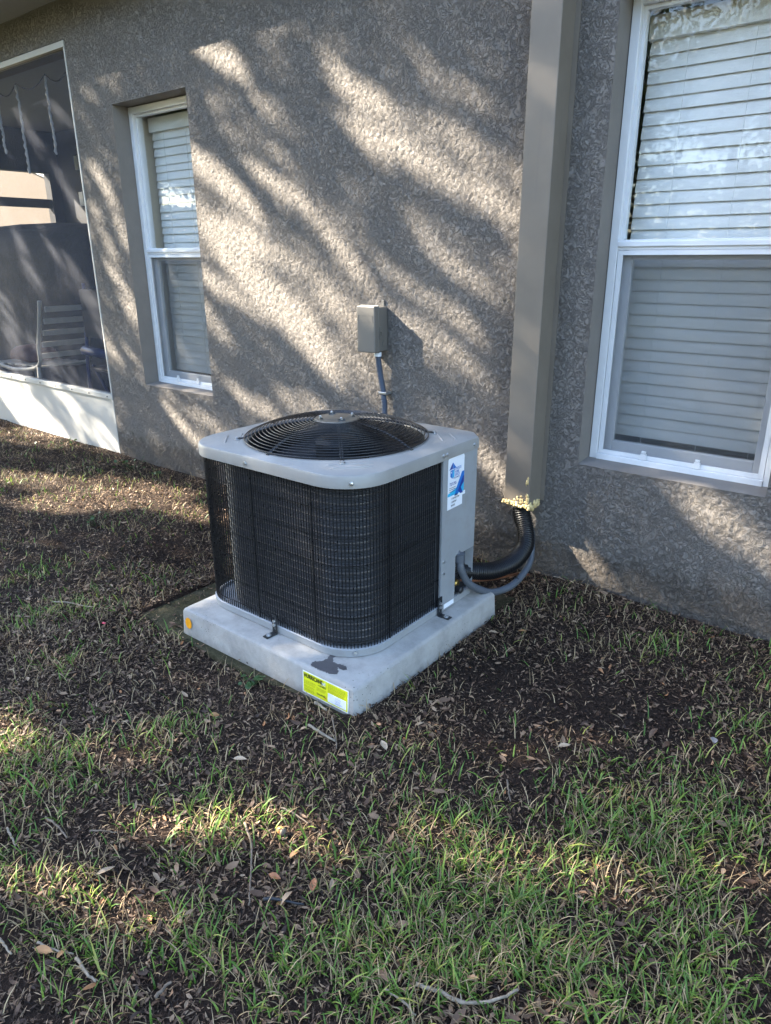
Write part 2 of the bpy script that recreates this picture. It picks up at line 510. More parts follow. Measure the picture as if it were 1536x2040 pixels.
def text_mesh(name, body, size, mat, parent, loc, rot, sx=1.0, bold=0.0, align='LEFT'):
    cu = bpy.data.curves.new(name, 'FONT')
    cu.body = body; cu.size = size; cu.align_x = align; cu.offset = bold; cu.resolution_u = 2
    tmp = bpy.data.objects.new('tmp_text', cu)
    C.objects.link(tmp)
    dg = bpy.context.evaluated_depsgraph_get()
    me = bpy.data.meshes.new_from_object(tmp.evaluated_get(dg))
    bpy.data.objects.remove(tmp)
    me.materials.clear(); me.materials.append(M[mat])
    ob = bpy.data.objects.new(name, me)
    C.objects.link(ob)
    ob.parent = parent
    ob.matrix_local = Matrix.Translation(loc) @ rot.to_4x4() @ Matrix.Diagonal((sx, 1, 1, 1))
    return ob

# ================================================================== GROUND
SLAB = (-2.275, -1.19, -1.288, -0.25)
PAD = (-2.02, -1.18, -1.255, -0.435)
def gz(x, y):
    x = np.asarray(x, float); y = np.asarray(y, float)
    z = (fbm(x * 2.2, y * 2.2, 3) - 0.5) * 0.045 + (fbm(x * 9, y * 9, 5) - 0.5) * 0.022
    near = np.clip((-y) / 0.35, 0, 1)
    z = z * (0.35 + 0.65 * near)
    # lower in front of the old slab, a scraped hollow left of the unit
    z = z - 0.022 * np.exp(-(((x + 1.8) / 0.55) ** 2 + ((y + 1.45) / 0.22) ** 2))
    z = z - 0.05 * np.exp(-(((x + 2.62) / 0.2) ** 2 + ((y + 0.86) / 0.12) ** 2))
    z = z + 0.03 * np.exp(-(((x + 1.02) / 0.16) ** 2 + ((y + 0.1) / 0.12) ** 2))
    far = np.clip((np.hypot(x + 1.5, y + 1) - 8) / 6, 0, 1)
    z = z * (1 - far)
    inside = (x > SLAB[0] + .02) & (x < SLAB[1] - .02) & (y > SLAB[2] + .02) & (y < SLAB[3] - .02)
    return np.where(inside, -0.07, z)
gx = np.concatenate([[-400, -200, -100, -50, -25, -16, -12, -9, -7.5], np.arange(-6.5, -3, 0.06), np.arange(-3, 0.6, 0.022), [0.7, 0.9, 1.3, 2, 3.5, 6, 10, 20, 50, 100, 200, 400]])
gy = np.concatenate([[-400, -200, -100, -50, -25, -14, -9, -6, -4.5, -3.6, -3.1, -2.8], np.arange(-2.6, 0.1, 0.022), [0.3, 1, 2, 4, 8, 16, 40, 100, 200, 400]])
GX, GY = np.meshgrid(gx, gy)
GZ = gz(GX, GY)
nx_, ny_ = len(gx), len(gy)
ii, jj = np.meshgrid(np.arange(nx_ - 1), np.arange(ny_ - 1))
q = np.stack([jj * nx_ + ii, jj * nx_ + ii + 1, (jj + 1) * nx_ + ii + 1, (jj + 1) * nx_ + ii], -1).reshape(-1, 4)
me = bpy.data.meshes.new('ground')
me.from_pydata(np.stack([GX, GY, GZ], -1).reshape(-1, 3).tolist(), [], q.tolist())
me.materials.append(M['soil'])
me.polygons.foreach_set('use_smooth', [True] * len(me.polygons))
ground = bpy.data.objects.new('ground', me)
C.objects.link(ground)
structure(ground)

# ================================================================== HOUSE
house = thing('house', 'taupe stucco house wall with two white windows and a screened porch opening', 'house')
WX0, WX1, WTOP = -4.455, 5.0, 2.70
LW = (-4.045, -3.362, 0.535, 2.122)      # left window opening
RW = (-1.085, -0.405, 0.525, 2.122)      # right window opening
REC = 0.10                               # reveal depth

def grid_wall(mb, x0, x1, z0, z1, holes, y):
    xs = sorted({x0, x1, *[h[0] for h in holes], *[h[1] for h in holes]})
    zs = sorted({z0, z1, *[h[2] for h in holes], *[h[3] for h in holes]})
    for i in range(len(xs) - 1):
        for k in range(len(zs) - 1):
            cx, cz = (xs[i] + xs[i + 1]) / 2, (zs[k] + zs[k + 1]) / 2
            if any(h[0] < cx < h[1] and h[2] < cz < h[3] for h in holes): continue
            mb.add([(xs[i], y, zs[k]), (xs[i + 1], y, zs[k]), (xs[i + 1], y, zs[k + 1]), (xs[i], y, zs[k + 1])], [(0, 1, 2, 3)])
mb = MB()
def seg(a_, b_, st_): return list(np.linspace(a_, b_, max(2, int(round((b_ - a_) / st_)) + 1)))[:-1]
# trowelled stucco: a relief mesh over the part of the wall in view, cut round the window openings
RX1 = 0.12
exs = seg(WX0, LW[0], .0075) + seg(LW[0], LW[1], .0075) + seg(LW[1], -2.6, .0068) + seg(-2.6, RW[0], .0058) + seg(RW[0], RW[1], .0058) + seg(RW[1], RX1, .0065) + [RX1]
ezs = [-0.3] + seg(-.06, RW[2], .006) + seg(RW[2], LW[2], .005) + seg(LW[2], LW[3], .0062) + seg(LW[3], WTOP, .0068) + [WTOP]
EX, EZ = np.meshgrid(np.array(exs), np.array(ezs))
def relief(x, z):
    wx = x + (vnoise(x * 55, z * 55, 101) - .5) * .012; wz = z + (vnoise(x * 55, z * 55, 102) - .5) * .012
    n1_ = .60 * vnoise(wx * 100, wz * 88, 103) + .40 * vnoise(wx * 175 + 7, wz * 160, 104)
    n2_ = vnoise(wx * 34, wz * 30, 105)
    pl_ = np.clip((n1_ - .34) / .16, 0, 1); pl_ = pl_ * pl_ * (3 - 2 * pl_)
    top_ = np.clip((n1_ + .25 * n2_ - .66) / .10, 0, 1)
    return .0024 * pl_ + .0012 * top_ + .0009 * n2_
HH = relief(EX, EZ)
yv = .0032 - HH
edge_ = np.zeros_like(yv, bool)
for (a, b, c, d) in (LW, RW):
    inx = (EX >= a - 1e-6) & (EX <= b + 1e-6); inz = (EZ >= c - 1e-6) & (EZ <= d + 1e-6)
    edge_ |= inx & inz
edge_ |= (EX <= WX0 + 1e-6) | (EX >= RX1 - 1e-6)
yv = np.where(edge_, 0.0, yv)
nxe, nze = len(exs), len(ezs)
ie, ke = np.meshgrid(np.arange(nxe - 1), np.arange(nze - 1))
cxm = (EX[:-1, :-1] + EX[1:, 1:]) / 2; czm = (EZ[:-1, :-1] + EZ[1:, 1:]) / 2
keepc = np.ones_like(cxm, bool)
for (a, b, c, d) in (LW, RW): keepc &= ~((cxm > a) & (cxm < b) & (czm > c) & (czm < d))
fq_ = np.stack([ke * nxe + ie, ke * nxe + ie + 1, (ke + 1) * nxe + ie + 1, (ke + 1) * nxe + ie], -1)[keepc]
grid_wall(mb, RX1, WX1, -0.3, WTOP, [], 0.0)
grid_wall(mb, -9.2, WX0, 2.505, WTOP, [], 0.0)                # header over the screen
mb.cur = 1
for (a, b, c, d) in (LW, RW):                                  # reveals
    mb.add([(a, 0, c), (a, REC + .04, c), (a, REC + .04, d), (a, 0, d)], [(0, 1, 2, 3)])
    mb.add([(b, 0, c), (b, REC + .04, c), (b, REC + .04, d), (b, 0, d)], [(3, 2, 1, 0)])
    mb.add([(a, 0, c), (b, 0, c), (b, REC + .04, c + .012), (a, REC + .04, c + .012)], [(0, 1, 2, 3)])
    mb.add([(a, 0, d), (b, 0, d), (b, REC + .04, d), (a, REC + .04, d)], [(3, 2, 1, 0)])
mb.add([(WX0, 0, -0.3), (WX0, 0.22, -0.3), (WX0, 0.22, 2.505), (WX0, 0, 2.505)], [(3, 2, 1, 0)])
mb.add([(-9.2, 0, 2.505), (WX0, 0, 2.505), (WX0, 0.22, 2.505), (-9.2, 0.22, 2.505)], [(3, 2, 1, 0)])
mb.add([(WX1, 0, -0.3), (WX1, 9, -0.3), (WX1, 9, WTOP), (WX1, 0, WTOP)], [(0, 1, 2, 3)])
mb.add([(WX0, 2.0, -0.3), (WX0, 9, -0.3), (WX0, 9, WTOP), (WX0, 2.0, WTOP)], [(3, 2, 1, 0)])
mb.add([(WX1, 9, -0.3), (WX0, 9, -0.3), (WX0, 9, WTOP), (WX1, 9, WTOP)], [(0, 1, 2, 3)])
mb.build('wall', ['stucco', 'smooth'], house)
me = bpy.data.meshes.new('stucco_face')
me.vertices.add(EX.size)
me.vertices.foreach_set('co', np.stack([EX, yv, EZ], -1).reshape(-1).astype(np.float32))
me.loops.add(fq_.size); me.loops.foreach_set('vertex_index', fq_.reshape(-1).astype(np.int32))
me.polygons.add(len(fq_)); me.polygons.foreach_set('loop_start', np.arange(0, fq_.size, 4, dtype=np.int32)); me.polygons.foreach_set('loop_total', np.full(len(fq_), 4, dtype=np.int32))
me.polygons.foreach_set('use_smooth', np.ones(len(fq_), bool))
me.materials.append(M['stucco']); me.update(calc_edges=True)
sf = bpy.data.objects.new('stucco_face', me); C.objects.link(sf); sf.parent = house
mb = MB(); mb.box(-9.4, 5.3, -0.235, 0.0, WTOP + .001, WTOP + .02); mb.build('soffit', 'soffit', house)
mb = MB(); mb.box(-9.4, 5.3, -0.262, -0.236, WTOP - .035, WTOP + .15); mb.build('fascia', 'soffit', house)
mb = MB()
mb.add([(-9.5, -0.30, 2.86), (5.4, -0.30, 2.86), (5.4, 4.6, 4.6), (-9.5, 4.6, 4.6), (-9.5, 9.3, 2.86), (5.4, 9.3, 2.86),
        (-9.5, -0.30, 2.82), (5.4, -0.30, 2.82), (5.4, 4.6, 4.55), (-9.5, 4.6, 4.55), (-9.5, 9.3, 2.82), (5.4, 9.3, 2.82)],
       [(0, 1, 2, 3), (3, 2, 5, 4), (7, 6, 9, 8), (8, 9, 10, 11), (0, 6, 7, 1), (4, 5, 11, 10), (0, 3, 9, 6), (3, 4, 10, 9), (1, 7, 8, 2), (2, 8, 11, 5)])
mb.build('roof', 'roof', house)

def make_window(W, label):
    a, b, c, d = W
    y = REC
    w = MB()                                                    # outer frame
    w.box(a + .003, a + .034, y, y + .07, c + .004, d - .004)
    w.box(b - .034, b - .003, y, y + .07, c + .004, d - .004)
    w.box(a + .034, b - .034, y + .002, y + .068, d - .040, d - .005)
    w.box(a + .034, b - .034, y - .006, y + .068, c + .005, c + .030)
    fr = w.build('window', 'white', house, bevel=.002)
    fr['label'] = label
    zr = 1.327
    w = MB(); w.box(a + .034, b - .034, y + .004, y + .05, zr - .006, zr + .030); w.box(a + .034, b - .034, y - .003, y + .05, zr + .006, zr + .024)
    w.build('meeting_rail', 'white', fr, bevel=.002)
    # upper fixed light: slim bead
    w = MB()
    for x in (a + .034, b - .046): w.box(x, x + .012, y + .022, y + .05, zr + .031, d - .041)
    w.box(a + .046, b - .046, y + .022, y + .05, d - .053, d - .041)
    w.build('glazing_bead', 'white', fr)
    w = MB(); w.box(a + .044, b - .044, y + .034, y + .038, zr + .031, d - .05); w.build('pane', 'glass', fr)
    # screen frame in front of the lower sash
    w = MB()
    for x in (a + .036, b - .054): w.box(x, x + .018, y + .004, y + .016, c + .031, zr - .007)
    for z in (c + .031, zr - .023): w.box(a + .054, b - .054, y + .004, y + .016, z, z + .016)
    w.build('screen_frame', 'white', fr, bevel=.001)
    w = MB(); w.add([(a + .05, y + .010, c + .04), (b - .05, y + .010, c + .04), (b - .05, y + .010, zr - .015), (a + .05, y + .010, zr - .015)], [(0, 1, 2, 3)])
    w.build('insect_screen', 'fly', fr)
    for x in (a + .22, a + .42):
        w = MB(); w.box(x - .011, x + .011, y - .004, y + .004, c + .032, c + .055); w.box(x - .008, x + .008, y - .004, y + .003, c + .058, c + .066)
        w.build('pull_tab', 'white', fr)
    # lower sash
    w = MB()
    for x in (a + .036, b - .080): w.box(x, x + .044, y + .032, y + .06, c + .031, zr - .008)
    for z, hh in ((c + .031, .050), (zr - .040, .032)): w.box(a + .080, b - .080, y + .032, y + .06, z, z + hh)
    w.build('lower_sash', 'white', fr, bevel=.003)
    w = MB(); w.box(a + .078, b - .078, y + .044, y + .048, c + .078, zr - .038); w.build('pane', 'glass', fr)
    # room behind
    w = MB()
    w.add([(a - .02, y + .071, c - .02), (a - .02, y + .20, c - .02), (a - .02, y + .20, d + .02), (a - .02, y + .071, d + .02),
           (b + .02, y + .071, c - .02), (b + .02, y + .20, c - .02), (b + .02, y + .20, d + .02), (b + .02, y + .071, d + .02)],
          [(0, 1, 2, 3), (7, 6, 5, 4), (0, 4, 5, 1), (3, 2, 6, 7)])
    w.build('inner_reveal', 'offwhite', fr)
    w = MB(); w.box(a - .6, b + .6, y + .2, y + 2.4, c - .5, d + .4); w.f = [w.f[0], w.f[1], w.f[3], w.f[4], w.f[5]]; w.mi = w.mi[:5]
    w.build('room', 'room', fr)
    return fr
make_window(LW, 'narrow white window beside the porch screen')
make_window(RW, 'white window right of the line set cover')

def make_blind(W, label, x_in=.030, seedv=1, top_gap=.05):
    a, b, c, d = W
    t = thing('window_blind', label, 'blind', group='white slatted blinds in the windows')
    x0, x1 = a + x_in, b - x_in
    yb = REC + .135
    mb = MB(); mb.box(x0 - .005, x1 + .005, yb - .025, yb + .03, d - .122, d - .048); mb.build('headrail', 'blind', t, bevel=.002)
    # one curved slat
    pitch_ = 0.0433; wd = 0.052
    prof = []
    for k in range(6):
        s_ = -0.5 + k / 5
        prof.append((s_ * wd, 0.0024 * (1 - 4 * s_ * s_)))
    th = R(76)
    lo = []
    for off in (0.0, 0.0026):
        for (s_, hh) in prof:
            yy = s_ * math.cos(th) + (hh + off) * -math.sin(th)
            zz = s_ * math.sin(th) + (hh + off) * math.cos(th)
            lo.append((yy, zz))
    n = 6; sec = lo[:n] + lo[n:][::-1]
    mb = MB(); mb.loft([[(x0, p[0], p[1]) for p in sec], [(x1, p[0], p[1]) for p in sec]], True, True, True)
    first = None
    z = d - .142; k = 0
    rr = random.Random(seedv)
    while z > c + .075:
        if first is None:
            first = mb.build('slat', 'blind', t); ob = first
        else:
            ob = first.copy(); C.objects.link(ob); ob.parent = t
        ob.location = (rr.uniform(-.0015, .0015), yb + rr.uniform(-.001, .001), z)
        ob.rotation_euler = (rr.uniform(-.018, .018), rr.uniform(-.0008, .0012), 0)
        z -= pitch_; k += 1
    mb = MB(); mb.box(x0, x1, yb - .018, yb + .018, c + .040, c + .058); mb.build('bottom_rail', 'blind', t, bevel=.002)
    for fx in (0.22, 0.56, 0.86):
        x = x0 + (x1 - x0) * fx
        pts = [(x + rr.uniform(-.001, .001), yb - .0275, c + .05 + (d - .13 - c - .05) * i / 12) for i in range(13)]
        mb = MB(); mb.tube(pts, .0011, 4); mb.build('ladder_cord', 'cord', t)
    return t
make_blind(LW, 'closed white slatted blind behind the narrow window beside the porch', seedv=3)
make_blind(RW, 'closed white slatted blind behind the large window on the right', seedv=9)

# ================================================================== PORCH
porch = thing('screen_porch', 'screened porch bay with white kick plate left of the narrow window', 'porch')
PX0 = -8.4
mb = MB(); mb.box(PX0, WX0 - .004, .012, .03, -.06, .385); mb.build('kick_plate', 'kick', porch, bevel=.002)
mb = MB(); mb.box(PX0, WX0 - .004, -.004, .045, .386, .424); mb.build('bottom_rail', 'kick', porch, bevel=.003)
k = 0
for x in np.arange(-6.4, -4.5, .235):
    mb = MB(); mb.lathe([(.0055, .0), (.0045, -.0035), (.001, -.0045)], (float(x), -.0045, .404), 8, 'Y'); mb.build('rivet', 'ink', porch); k += 1
mb = MB(); mb.box(PX0, WX0 - .004, -.003, .045, 2.468, 2.502); mb.build('top_rail', 'kick', porch, bevel=.003)
mb = MB(); mb.box(WX0 - .018, WX0 - .004, -.002, .045, -.06, 2.467); mb.build('side_rail', 'kick', porch, bevel=.002)
mb = MB(); mb.add([(PX0, .02, .40), (WX0 - .01, .02, .40), (WX0 - .01, .02, 2.49), (PX0, .02, 2.49)], [(0, 1, 2, 3)]); mb.build('screen_mesh', 'porchmesh', porch)
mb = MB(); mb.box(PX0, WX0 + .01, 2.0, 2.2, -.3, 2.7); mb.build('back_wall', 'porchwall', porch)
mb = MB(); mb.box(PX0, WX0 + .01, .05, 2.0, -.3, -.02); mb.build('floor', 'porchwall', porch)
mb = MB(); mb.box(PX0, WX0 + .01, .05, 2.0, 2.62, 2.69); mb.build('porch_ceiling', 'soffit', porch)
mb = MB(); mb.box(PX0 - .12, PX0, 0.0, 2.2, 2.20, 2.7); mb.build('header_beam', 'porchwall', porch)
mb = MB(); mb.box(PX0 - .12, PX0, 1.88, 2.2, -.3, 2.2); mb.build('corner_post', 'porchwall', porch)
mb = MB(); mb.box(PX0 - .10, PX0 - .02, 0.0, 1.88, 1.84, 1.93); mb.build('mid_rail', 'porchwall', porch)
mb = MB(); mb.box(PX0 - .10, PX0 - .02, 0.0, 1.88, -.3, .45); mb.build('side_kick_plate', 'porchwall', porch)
for zz in (2.28, 1.92):
    mb = MB(); mb.box(-7.98, -7.90, 1.965, 1.998, zz - .07, zz + .07); mb.build('outlet_box', 'white', porch, bevel=.004)

nb = thing('neighbouring_wall', 'sunlit tan stucco house wing seen through the porch', 'house')
mb = MB(); mb.box(-22, -9.8, 3.4, 3.7, -.3, 3.1); mb.build('wall', 'tan', nb)
mb = MB(); mb.add([(-11.9, 3.36, 2.78), (-10.2, 3.36, 2.30), (-10.2, 3.36, 2.13), (-11.9, 3.36, 2.61), (-11.9, 3.41, 2.78), (-10.2, 3.41, 2.30), (-10.2, 3.41, 2.13), (-11.9, 3.41, 2.61)],
                  [(3, 2, 1, 0), (4, 5, 6, 7), (0, 1, 5, 4), (2, 3, 7, 6), (1, 2, 6, 5), (3, 0, 4, 7)]); mb.build('rake_board', 'white', nb)
mb = MB(); mb.box(-22.2, -9.6, 3.2, 3.9, 3.11, 3.3); mb.build('roof', 'roof', nb)

# covered grill: a draped box with sagging, uneven sides
def draped(cx, cy, w, dp, z0, z1, seed):
    mb_ = MB(); loops = []
    levels = [(1.03, 0.0), (1.02, .2), (.99, .45), (1.0, .65), (.96, .82), (.86, .93), (.62, .985), (.2, 1.0)]
    N = 48
    for s_, t_ in levels:
        lp = []
        for k in range(N):
            a = 2 * math.pi * k / N
            ca, sa = math.cos(a), math.sin(a)
            e = 0.38
            x = math.copysign(abs(ca) ** e, ca) * w / 2; y = math.copysign(abs(sa) ** e, sa) * dp / 2
            wob = 1 + 0.035 * math.sin(a * 9 + seed + t_ * 2) * (1 - t_) + 0.03 * math.sin(a * 5 + 2 * t_ + seed)
            lp.append((cx + x * s_ * wob, cy + y * s_ * wob, z0 + (z1 - z0) * t_ + 0.03 * math.sin(a * 2 + seed) * t_))
        loops.append(lp)
    return mb_.loft(loops, True, False, True)
g = thing('covered_grill', 'dark fabric covered grill standing inside the porch screen', 'grill')
draped(-6.95, .95, 2.7, .62, 0.02, 1.58, 1.0).build('cover', 'fabric', g, smooth=True)
for px in (-8.0, -5.9):
    for py in (.75, 1.15):
        mb = MB(); mb.lathe([(.03, 0), (.03, .06)], (px, py, -.018), 12); mb.build('caster', 'blackmat', g)
# beige tube chair
ch = thing('patio_chair', 'beige tubular slatted patio chair behind the porch screen', 'chair')
for dy in (.10, .52):
    pts = smooth_path([(-6.62, dy, -.018), (-6.55, dy, .42), (-6.05, dy, .44), (-5.66, dy, .50), (-5.60, dy, .66), (-5.50, dy, .90), (-5.47, dy, 1.0)], 6)
    mb = MB(); mb.tube(pts, .016, 8); mb.build('side_tube', 'beige', ch, smooth=True)
    mb = MB(); mb.tube([(-5.72, dy, -.018), (-5.70, dy, .25), (-5.66, dy, .50)], .016, 8); mb.build('leg', 'beige', ch, smooth=True)
for i in range(7):
    x = -6.5 + .13 * i
    mb = MB(); mb.box(x, x + .07, .115, .505, .455 + .005 * i, .468 + .005 * i); mb.build('seat_slat', 'beige', ch, bevel=.003)
for i in range(5):
    z = .56 + .09 * i; x = -5.62 + .045 * i
    mb = MB(); mb.box(x - .01, x + .01, .115, .505, z, z + .04); mb.build('back_slat', 'beige', ch, bevel=.003)
# blue tube folding chair
bc = thing('folding_chair', 'navy tubular folding chair against the right edge of the porch screen', 'chair')
for x in (-5.38, -5.02):
    mb = MB(); mb.tube([(x, .34, -.018), (x, .36, .5), (x, .42, 1.12)], .014, 8); mb.build('back_tube', 'bluetube', bc, smooth=True)
    mb = MB(); mb.tube([(x, .62, -.018), (x, .40, .5)], .012, 8); mb.build('leg', 'bluetube', bc, smooth=True)
mb = MB(); mb.tube([(-5.38, .35, .62), (-5.2, .345, .615), (-5.02, .35, .61)], .035, 10); mb.build('cross_bar', 'bluetube', bc, smooth=True)
mb = MB(); mb.box(-5.36, -5.04, .36, .40, .72, 1.08); mb.build('back_panel', 'wicker', bc, bevel=.01)
mb = MB(); mb.box(-5.36, -5.04, .36, .72, .46, .49); mb.build('seat', 'wicker', bc, bevel=.008)
# wicker stool with pale cushion
ws = thing('wicker_stool', 'dark wicker stool with pale woven cushion behind the porch screen', 'stool')
mb = MB()
for i in range(14):
    mb.lathe([(.20 + .006 * math.sin(i), 0), (.203, .016), (.20, .03)], (-5.45, .95, .0 + i * .033 - .018), 28)
mb.build('woven_body', 'wicker', ws)
mb = MB(); mb.lathe([(.19, 0), (.215, .03), (.21, .07), (.15, .10), (.02, .108)], (-5.45, .95, .449), 28); mb.build('cushion', 'cushion', ws, smooth=True)
# red folded fabric on the chair
rf = MB()
lv = []
for s_, z in ((1, .50), (1.02, .53), (.95, .57), (.7, .60), (.2, .612)):
    lv.append([(-6.15 + .2 * s_ * math.copysign(abs(math.cos(a)) ** .6, math.cos(a)), .31 + .15 * s_ * math.copysign(abs(math.sin(a)) ** .6, math.sin(a)), z + .01 * math.sin(3 * a)) for a in [2 * math.pi * i / 28 for i in range(28)]])
rf.loft(lv, True, True, True)
tag(rf.build('folded_towel', 'rust', None, smooth=True), 'faded red folded cloth lying on the beige patio chair', 'cloth')
# icicle lights
il = thing('icicle_lights', 'string of icicle lights hanging along the top of the porch screen', 'string lights')
wire = []
drops = [(-6.1, .45), (-5.72, .40), (-5.42, .55), (-5.02, .46), (-4.72, .5)]
for (xa, _), (xb, _) in zip(drops[:-1], drops[1:]):
    for i in range(9):
        t_ = i / 9
        wire.append((xa + (xb - xa) * t_, .16, 2.43 - .06 * math.sin(math.pi * t_)))
wire.append((-4.72, .16, 2.43))
mb = MB(); mb.tube(wire, .0035, 4); mb.build('wire', 'ink', il)
for x, ln in drops:
    mb = MB(); r_ = random.Random(int(-x * 100))
    pts = [(x + r_.uniform(-.004, .004), .16 + r_.uniform(-.004, .004), 2.42 - ln * i / 22) for i in range(23)]
    mb.tube(pts, [.007 + .004 * (i % 2) for i in range(23)], 5); mb.build('icicle_strand', 'led', il)

# ================================================================== PADS
mb = MB(); mb.box(SLAB[0], SLAB[1], SLAB[2], SLAB[3], -.09, -.001)
# subdivide the slab edge a little so that it is not ruler straight
old = mb.build('old_slab', 'moss', None, bevel=.008)
tag(old, 'old mossy concrete slab flush with the soil under the new pad', 'slab')

pad = thing('equipment_pad', 'pale grey concrete equipment pad under the air conditioner', 'pad')
x0, x1, y0, y1 = PAD
def pad_loop(inset, z, rad, seed=0):
    L = rounded(x0 + inset, x1 - inset, y0 + inset, y1 - inset, rad, rad, rad, rad, 4)
    out = []
    for i, (px, py) in enumerate(L):
        out.append((px + .0012 * math.sin(i * 2.3 + seed), py + .0012 * math.cos(i * 1.7 + seed), z))
    return out
mb = MB(); mb.loft([pad_loop(-.006, 0.0, .018), pad_loop(-.004, .012, .018), pad_loop(0, .088, .016), pad_loop(.003, .0955, .016, 1), pad_loop(.010, .1, .014)], True, True, True)
pd = mb.build('slab', 'concrete', pad, smooth='auto')
FY = y0 - .0052                       # front face, slightly battered
def front_pt(x, z): return (x, y0 - .0042 + .0042 * (z - .012) / .076 - .0012, z)
# yellow label on the front face
lx0, lx1, lz0, lz1 = -1.396, -1.204, .010, .0865
def fquad(mb_, xa, xb, za, zb, lift):
    P = [front_pt(xa, za), front_pt(xb, za), front_pt(xb, zb), front_pt(xa, zb)]
    mb_.add([(p[0], p[1] - lift, p[2]) for p in P], [(0, 1, 2, 3)])
def plate(xa, xb, za, zb, lift, name, mat, parent):
    b_ = MB()
    P = [front_pt(xa, za), front_pt(xb, za), front_pt(xb, zb), front_pt(xa, zb)]
    b_.add([(p[0], p[1] - lift, p[2]) for p in P] + [(p[0], p[1] - lift + .0006, p[2]) for p in P], [(0, 1, 2, 3), (7, 6, 5, 4), (0, 4, 5, 1), (1, 5, 6, 2), (2, 6, 7, 3), (3, 7, 4, 0)])
    return b_.build(name, mat, parent)
lab = plate(lx0, lx1, lz0, lz1, .0012, 'warning_label', 'labelwhite', pad)
lab['label'] = 'yellow HURRICANE pad label on the front corner'
def lq(u0, u1, v0, v1, lift, name, mat):
    W_, H_ = lx1 - lx0, lz1 - lz0
    return plate(lx0 + W_ * u0, lx0 + W_ * u1, lz1 - H_ * v1, lz1 - H_ * v0, lift, name, mat, lab)
lq(.018, .982, .045, .955, .0016, 'yellow_field', 'yellow')
lq(.565, .955, .50, .90, .0020, 'white_panel', 'labelwhite')
rotF = Matrix(((1, 0, 0), (0, 0, -1), (0, 1, 0)))
def ftext(body, size, mat, u, v, sx=1.0, bold=0.0, name='lettering'):
    W_, H_ = lx1 - lx0, lz1 - lz0
    p = front_pt(lx0 + W_ * u, lz1 - H_ * v)
    text_mesh(name, body, size, mat, lab, Vector((p[0], p[1] - .0026, p[2])), rotF, sx, bold)
ftext('HURRICANE', .0200, 'ink', .035, .265, .72, .0006)
ftext('pad', .0185, 'labelwhite', .415, .265, .72, .0006)
ftext('<150 MPH', .0085, 'ink', .345, .40, .95, .0002)
ftext('DiversiTech', .0088, 'ink', .325, .80, .82, .0003)
def lines(u0, u1, vs_, mat='inkolive', seed=0):
    r_ = random.Random(seed)
    b_ = MB(); W_, H_ = lx1 - lx0, lz1 - lz0
    for v in vs_:
        u = u0
        ue = u1 - r_.uniform(0, .05)
        while u < ue:
            l_ = r_.uniform(.012, .04)
            fquad(b_, lx0 + W_ * u, lx0 + W_ * min(u + l_, ue), lz1 - H_ * v - .0006, lz1 - H_ * v + .0005, .0022)
            u += l_ + .007
    b_.build('small_print', mat, lab)
lines(.04, .30, [.40, .44, .48, .52, .56], seed=1)
lines(.04, .30, [.63, .67, .71, .77, .81, .86], seed=2)
lines(.32, .53, [.49, .53, .57, .61], seed=3)
lines(.57, .95, [.12, .16, .21, .25, .29, .34, .38, .42, .46], seed=4)
lines(.72, .88, [.60, .68, .74, .80, .84], 'blue2', seed=5)
b_ = MB(); W_, H_ = lx1 - lx0, lz1 - lz0
P = [front_pt(lx0 + W_ * u, lz1 - H_ * v) for u, v in ((.48, .74), (.545, .83), (.47, .87), (.51, .83))]
b_.add([(p[0], p[1] - .0024, p[2]) for p in P], [(0, 3, 2, 1)]); b_.build('arrow_mark', 'redink', lab)
b_ = MB()
c_ = (-1.9805, .052)
ring = [front_pt(c_[0] + 0.0180 * math.cos(a), c_[1] + .0215 * math.sin(a)) for a in [2 * math.pi * i / 28 for i in range(28)]]
b_.add([(p[0], p[1] - .0014, p[2]) for p in ring], [tuple(range(28))]); b_.build('orange_dot', 'orange', pad)
# damp patch on the top
stain = [(-1.382, -1.135), (-1.357, -1.128), (-1.352, -1.16), (-1.338, -1.178), (-1.322, -1.183), (-1.304, -1.176), (-1.283, -1.178), (-1.272, -1.19), (-1.284, -1.198), (-1.302, -1.198),
         (-1.288, -1.21), (-1.279, -1.226), (-1.30, -1.238), (-1.322, -1.24), (-1.34, -1.242), (-1.36, -1.242), (-1.378, -1.238), (-1.386, -1.226), (-1.382, -1.214), (-1.368, -1.20), (-1.364, -1.18), (-1.372, -1.16)]
b_ = MB(); N = len(stain)
sp = smooth_path([(p[0], p[1], 0) for p in stain + [stain[0]]], 4)[:-1]
b_.add([(p.x + .003 * math.sin(i * 1.9), p.y + .003 * math.cos(i * 2.7), .1006) for i, p in enumerate(sp)], [tuple(range(len(sp)))])
b_.build('damp_patch', 'wet', pad)

# ================================================================== AIR CONDITIONER
ac = thing('air_conditioner', 'grey outdoor air conditioner unit with black wire guard and top fan', 'air conditioner')
UX0, UX1, UY0, UY1 = -2.014, -1.25, -1.167, -0.455
CX, CY = -1.626, -0.818
def foot(inset, n=10):
    return rounded(UX0 + inset, UX1 - inset, UY0 + inset, UY1 - inset, .125, .155, .05, .12, n, True)
# base pan
loops = []
for ins, z in ((.012, .1005), (.002, .103), (0, .128), (.003, .1305), (.012, .1308), (.014, .122)):
    loops.append([(x, y, z) for x, y in foot(ins)])
mb = MB(); mb.loft(loops, True, True, True); mb.build('base_pan', 'unit', ac, smooth='auto')
